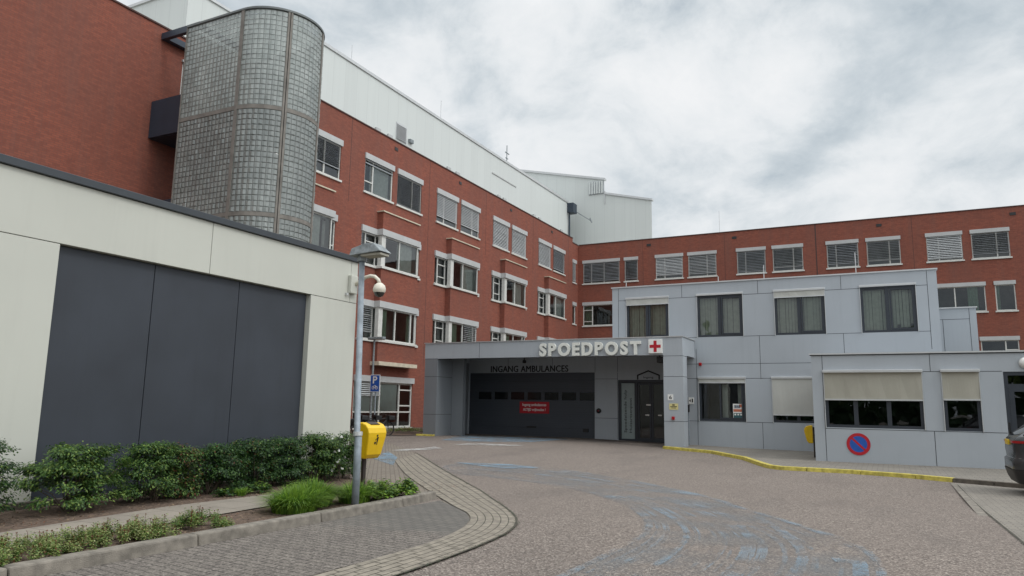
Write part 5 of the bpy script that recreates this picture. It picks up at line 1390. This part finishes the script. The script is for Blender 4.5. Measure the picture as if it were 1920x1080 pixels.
# loose bark and leaves in the bed
rg = random.Random(77); mb = MB()
for i in range(5200):
    x = rg.uniform(-10.7, -7.2); y = rg.uniform(3.4, 12.4)
    if -9.15 < x < -8.1 and y < 9.6 and rg.random() < .985: continue
    z = .09 + rg.uniform(0, .02) + (.016 if -9.3 < x < -8.0 else 0)
    leaf(mb, Vector((x, y, z)), Vector((rg.uniform(-.4, .4), rg.uniform(-.4, .4), 1)), rvec(rg), rg.uniform(.015, .05), rg.uniform(.008, .02), 0 if rg.random() < .55 else 1 if rg.random() < .8 else 2)
o = mb.build('bark_litter', ['litter', 'bark', 'leaf_red'], recalc=False); o['kind'] = 'stuff'; o['label'] = 'loose bark and dry leaves on the planting bed'; o['category'] = 'litter'
# moss and weeds in the road edge joint
mb = MB(); ol = smooth_line(OUT, 400)
for i in range(1500):
    p = ol[rg.randrange(120, 330)]; leaf(mb, Vector((p.x + rg.gauss(0, .03), p.y + rg.gauss(0, .03), gz(p.x, p.y) + .022)), Vector((rg.uniform(-.5, .5), rg.uniform(-.5, .5), 1)), rvec(rg), .02, .012, 0 if rg.random() < .6 else 1)
o = mb.build('joint_weeds', ['leaf_b', 'bark'], recalc=False); o['kind'] = 'stuff'; o['label'] = 'moss and weeds along the joint between pavers and road'; o['category'] = 'weeds'
# wood behind the viewer that the windows mirror
rg = random.Random(90); mb = MB()
for k in range(34):
    cx = -50 + k * 3.0 + rg.uniform(-1, 1); cyy = -26 + rg.uniform(-5, 3); hh = rg.uniform(7.5, 12)
    for i in range(230):
        v = rvec(rg); p = Vector((cx + v.x * 2.6, cyy + v.y * 2.6, hh * .55 + v.z * hh * .5))
        leaf(mb, p, rvec(rg) + Vector((0, .6, .4)), rvec(rg), rg.uniform(.6, 1.2), rg.uniform(.5, .9), rg.randrange(3))
    for i in range(120):
        p = Vector((cx + rg.uniform(-2, 2), cyy + 3 + rg.uniform(-1, 1), rg.uniform(.1, 3.2)))
        leaf(mb, p, rvec(rg) * .6 + Vector((0, 1, .2)), rvec(rg), rg.uniform(.6, 1.1), rg.uniform(.5, .9), 1)
    mb.tube([(cx, cyy, -.1), (cx, cyy, hh * .6)], [.25, .12], 6, 3)
o = mb.build('treeline', ['leaf_a', 'leaf_b', 'leaf_c', 'bark'], recalc=False); o['kind'] = 'stuff'; o['label'] = 'row of green trees mirrored in the window panes'; o['category'] = 'treeline'

# ================================================================== SKY, SUN, CAMERA
sc = bpy.context.scene
w = bpy.data.worlds.new('World'); sc.world = w; w.use_nodes = True
nt = w.node_tree; ns = nt.nodes; ls = nt.links
bg = ns['Background']
SUN_EL, SUN_AZ = 48., 100.      # azimuth measured clockwise from +y
sky = ns.new('ShaderNodeTexSky'); sky.sky_type = 'NISHITA'; sky.sun_disc = False
sky.sun_elevation = R(SUN_EL); sky.sun_rotation = R(SUN_AZ)
skyc = mixc(ns, ls, 1., sky.outputs[0], (.1, .1, .1), 'MULTIPLY')
tc = ns.new('ShaderNodeTexCoord'); sx = ns.new('ShaderNodeSeparateXYZ'); ls.new(tc.outputs['Generated'], sx.inputs[0])
zc = mathn(ns, ls, 'MAXIMUM', sx.outputs[2], 0.)
den = mathn(ns, ls, 'ADD', zc, .28)
cm = ns.new('ShaderNodeCombineXYZ'); ls.new(mathn(ns, ls, 'DIVIDE', sx.outputs[0], den), cm.inputs[0]); ls.new(mathn(ns, ls, 'DIVIDE', sx.outputs[1], den), cm.inputs[1])
mp = ns.new('ShaderNodeMapping'); mp.inputs['Location'].default_value = (.35, 1.7, .2); mp.inputs['Scale'].default_value = (1.5, 1.5, 2.2); ls.new(tc.outputs['Generated'], mp.inputs['Vector'])
wn = ns.new('ShaderNodeTexNoise'); wn.inputs['Scale'].default_value = 1.6; wn.inputs['Detail'].default_value = 3; ls.new(mp.outputs[0], wn.inputs['Vector'])
wv = ns.new('ShaderNodeVectorMath'); wv.operation = 'MULTIPLY_ADD'; ls.new(wn.outputs['Color'], wv.inputs[0]); wv.inputs[1].default_value = (.3, .3, .3); ls.new(mp.outputs[0], wv.inputs[2])
c1 = noise(ns, ls, wv.outputs[0], 1.7, 10, .56); c2 = noise(ns, ls, wv.outputs[0], 4.8, 9, .6)
cl = mathn(ns, ls, 'ADD', mathn(ns, ls, 'MULTIPLY', c1, .6), mathn(ns, ls, 'MULTIPLY', c2, .4))
cc = ramp(ns, ls, cl, [(.35, (.46, .53, .585)), (.415, (.595, .655, .70)), (.46, (.715, .76, .793)), (.50, (.80, .832, .857)), (.575, (.885, .90, .915))])
# the overcast layer is brighter overhead and round the veiled sun
zen = ramp(ns, ls, sx.outputs[2], [(.5, 0.), (1., 1.)])
dt = ns.new('ShaderNodeVectorMath'); dt.operation = 'DOT_PRODUCT'; ls.new(tc.outputs['Generated'], dt.inputs[0])
sd = (math.sin(R(SUN_AZ)) * math.cos(R(SUN_EL)), math.cos(R(SUN_AZ)) * math.cos(R(SUN_EL)), math.sin(R(SUN_EL)))
dt.inputs[1].default_value = sd
gl = ramp(ns, ls, dt.outputs['Value'], [(.45, 0.), (1., 1.)])
mul = mathn(ns, ls, 'ADD', 1., mathn(ns, ls, 'ADD', mathn(ns, ls, 'MULTIPLY', zen, 1.2), mathn(ns, ls, 'MULTIPLY', gl, 1.0)))
mm = ns.new('ShaderNodeVectorMath'); mm.operation = 'SCALE'; ls.new(cc, mm.inputs[0]); ls.new(mul, mm.inputs['Scale'])
cover = ramp(ns, ls, c2, [(.22, .8), (.36, 1.)])
fin = mixc(ns, ls, cover, skyc, mm.outputs[0])
ls.new(fin, bg.inputs['Color']); bg.inputs['Strength'].default_value = 1.0

sl = bpy.data.lights.new('sun', 'SUN'); sl.energy = .9; sl.angle = R(14); sl.color = (1., .97, .92)
so = bpy.data.objects.new('sun', sl); C.objects.link(so)
so.rotation_euler = Vector(sd).to_track_quat('Z', 'Y').to_euler()

cam = bpy.data.cameras.new('camera'); co = bpy.data.objects.new('camera', cam); C.objects.link(co)
cam.sensor_width = 36; cam.lens = 1375.1 / 1920 * 36; cam.clip_end = 2000; cam.clip_start = .1
yaw, pitch, roll = R(27.109), R(9.130), R(.938)
f = Vector((-math.sin(yaw) * math.cos(pitch), math.cos(yaw) * math.cos(pitch), math.sin(pitch)))
r = Vector((math.cos(yaw), math.sin(yaw), 0)); u = r.cross(f)
r2 = r * math.cos(roll) + u * math.sin(roll); u2 = -r * math.sin(roll) + u * math.cos(roll)
mt = Matrix((r2, u2, -f)).transposed().to_4x4(); mt.translation = (0, 0, 1.6); co.matrix_world = mt
sc.camera = co
sc.view_settings.view_transform = 'Standard'; sc.view_settings.look = 'None'; sc.view_settings.exposure = 0.; sc.view_settings.gamma = 1.
sc.render.engine = 'CYCLES'
sc.cycles.use_denoising = True
sc.cycles.max_bounces = 8; sc.cycles.transparent_max_bounces = 16
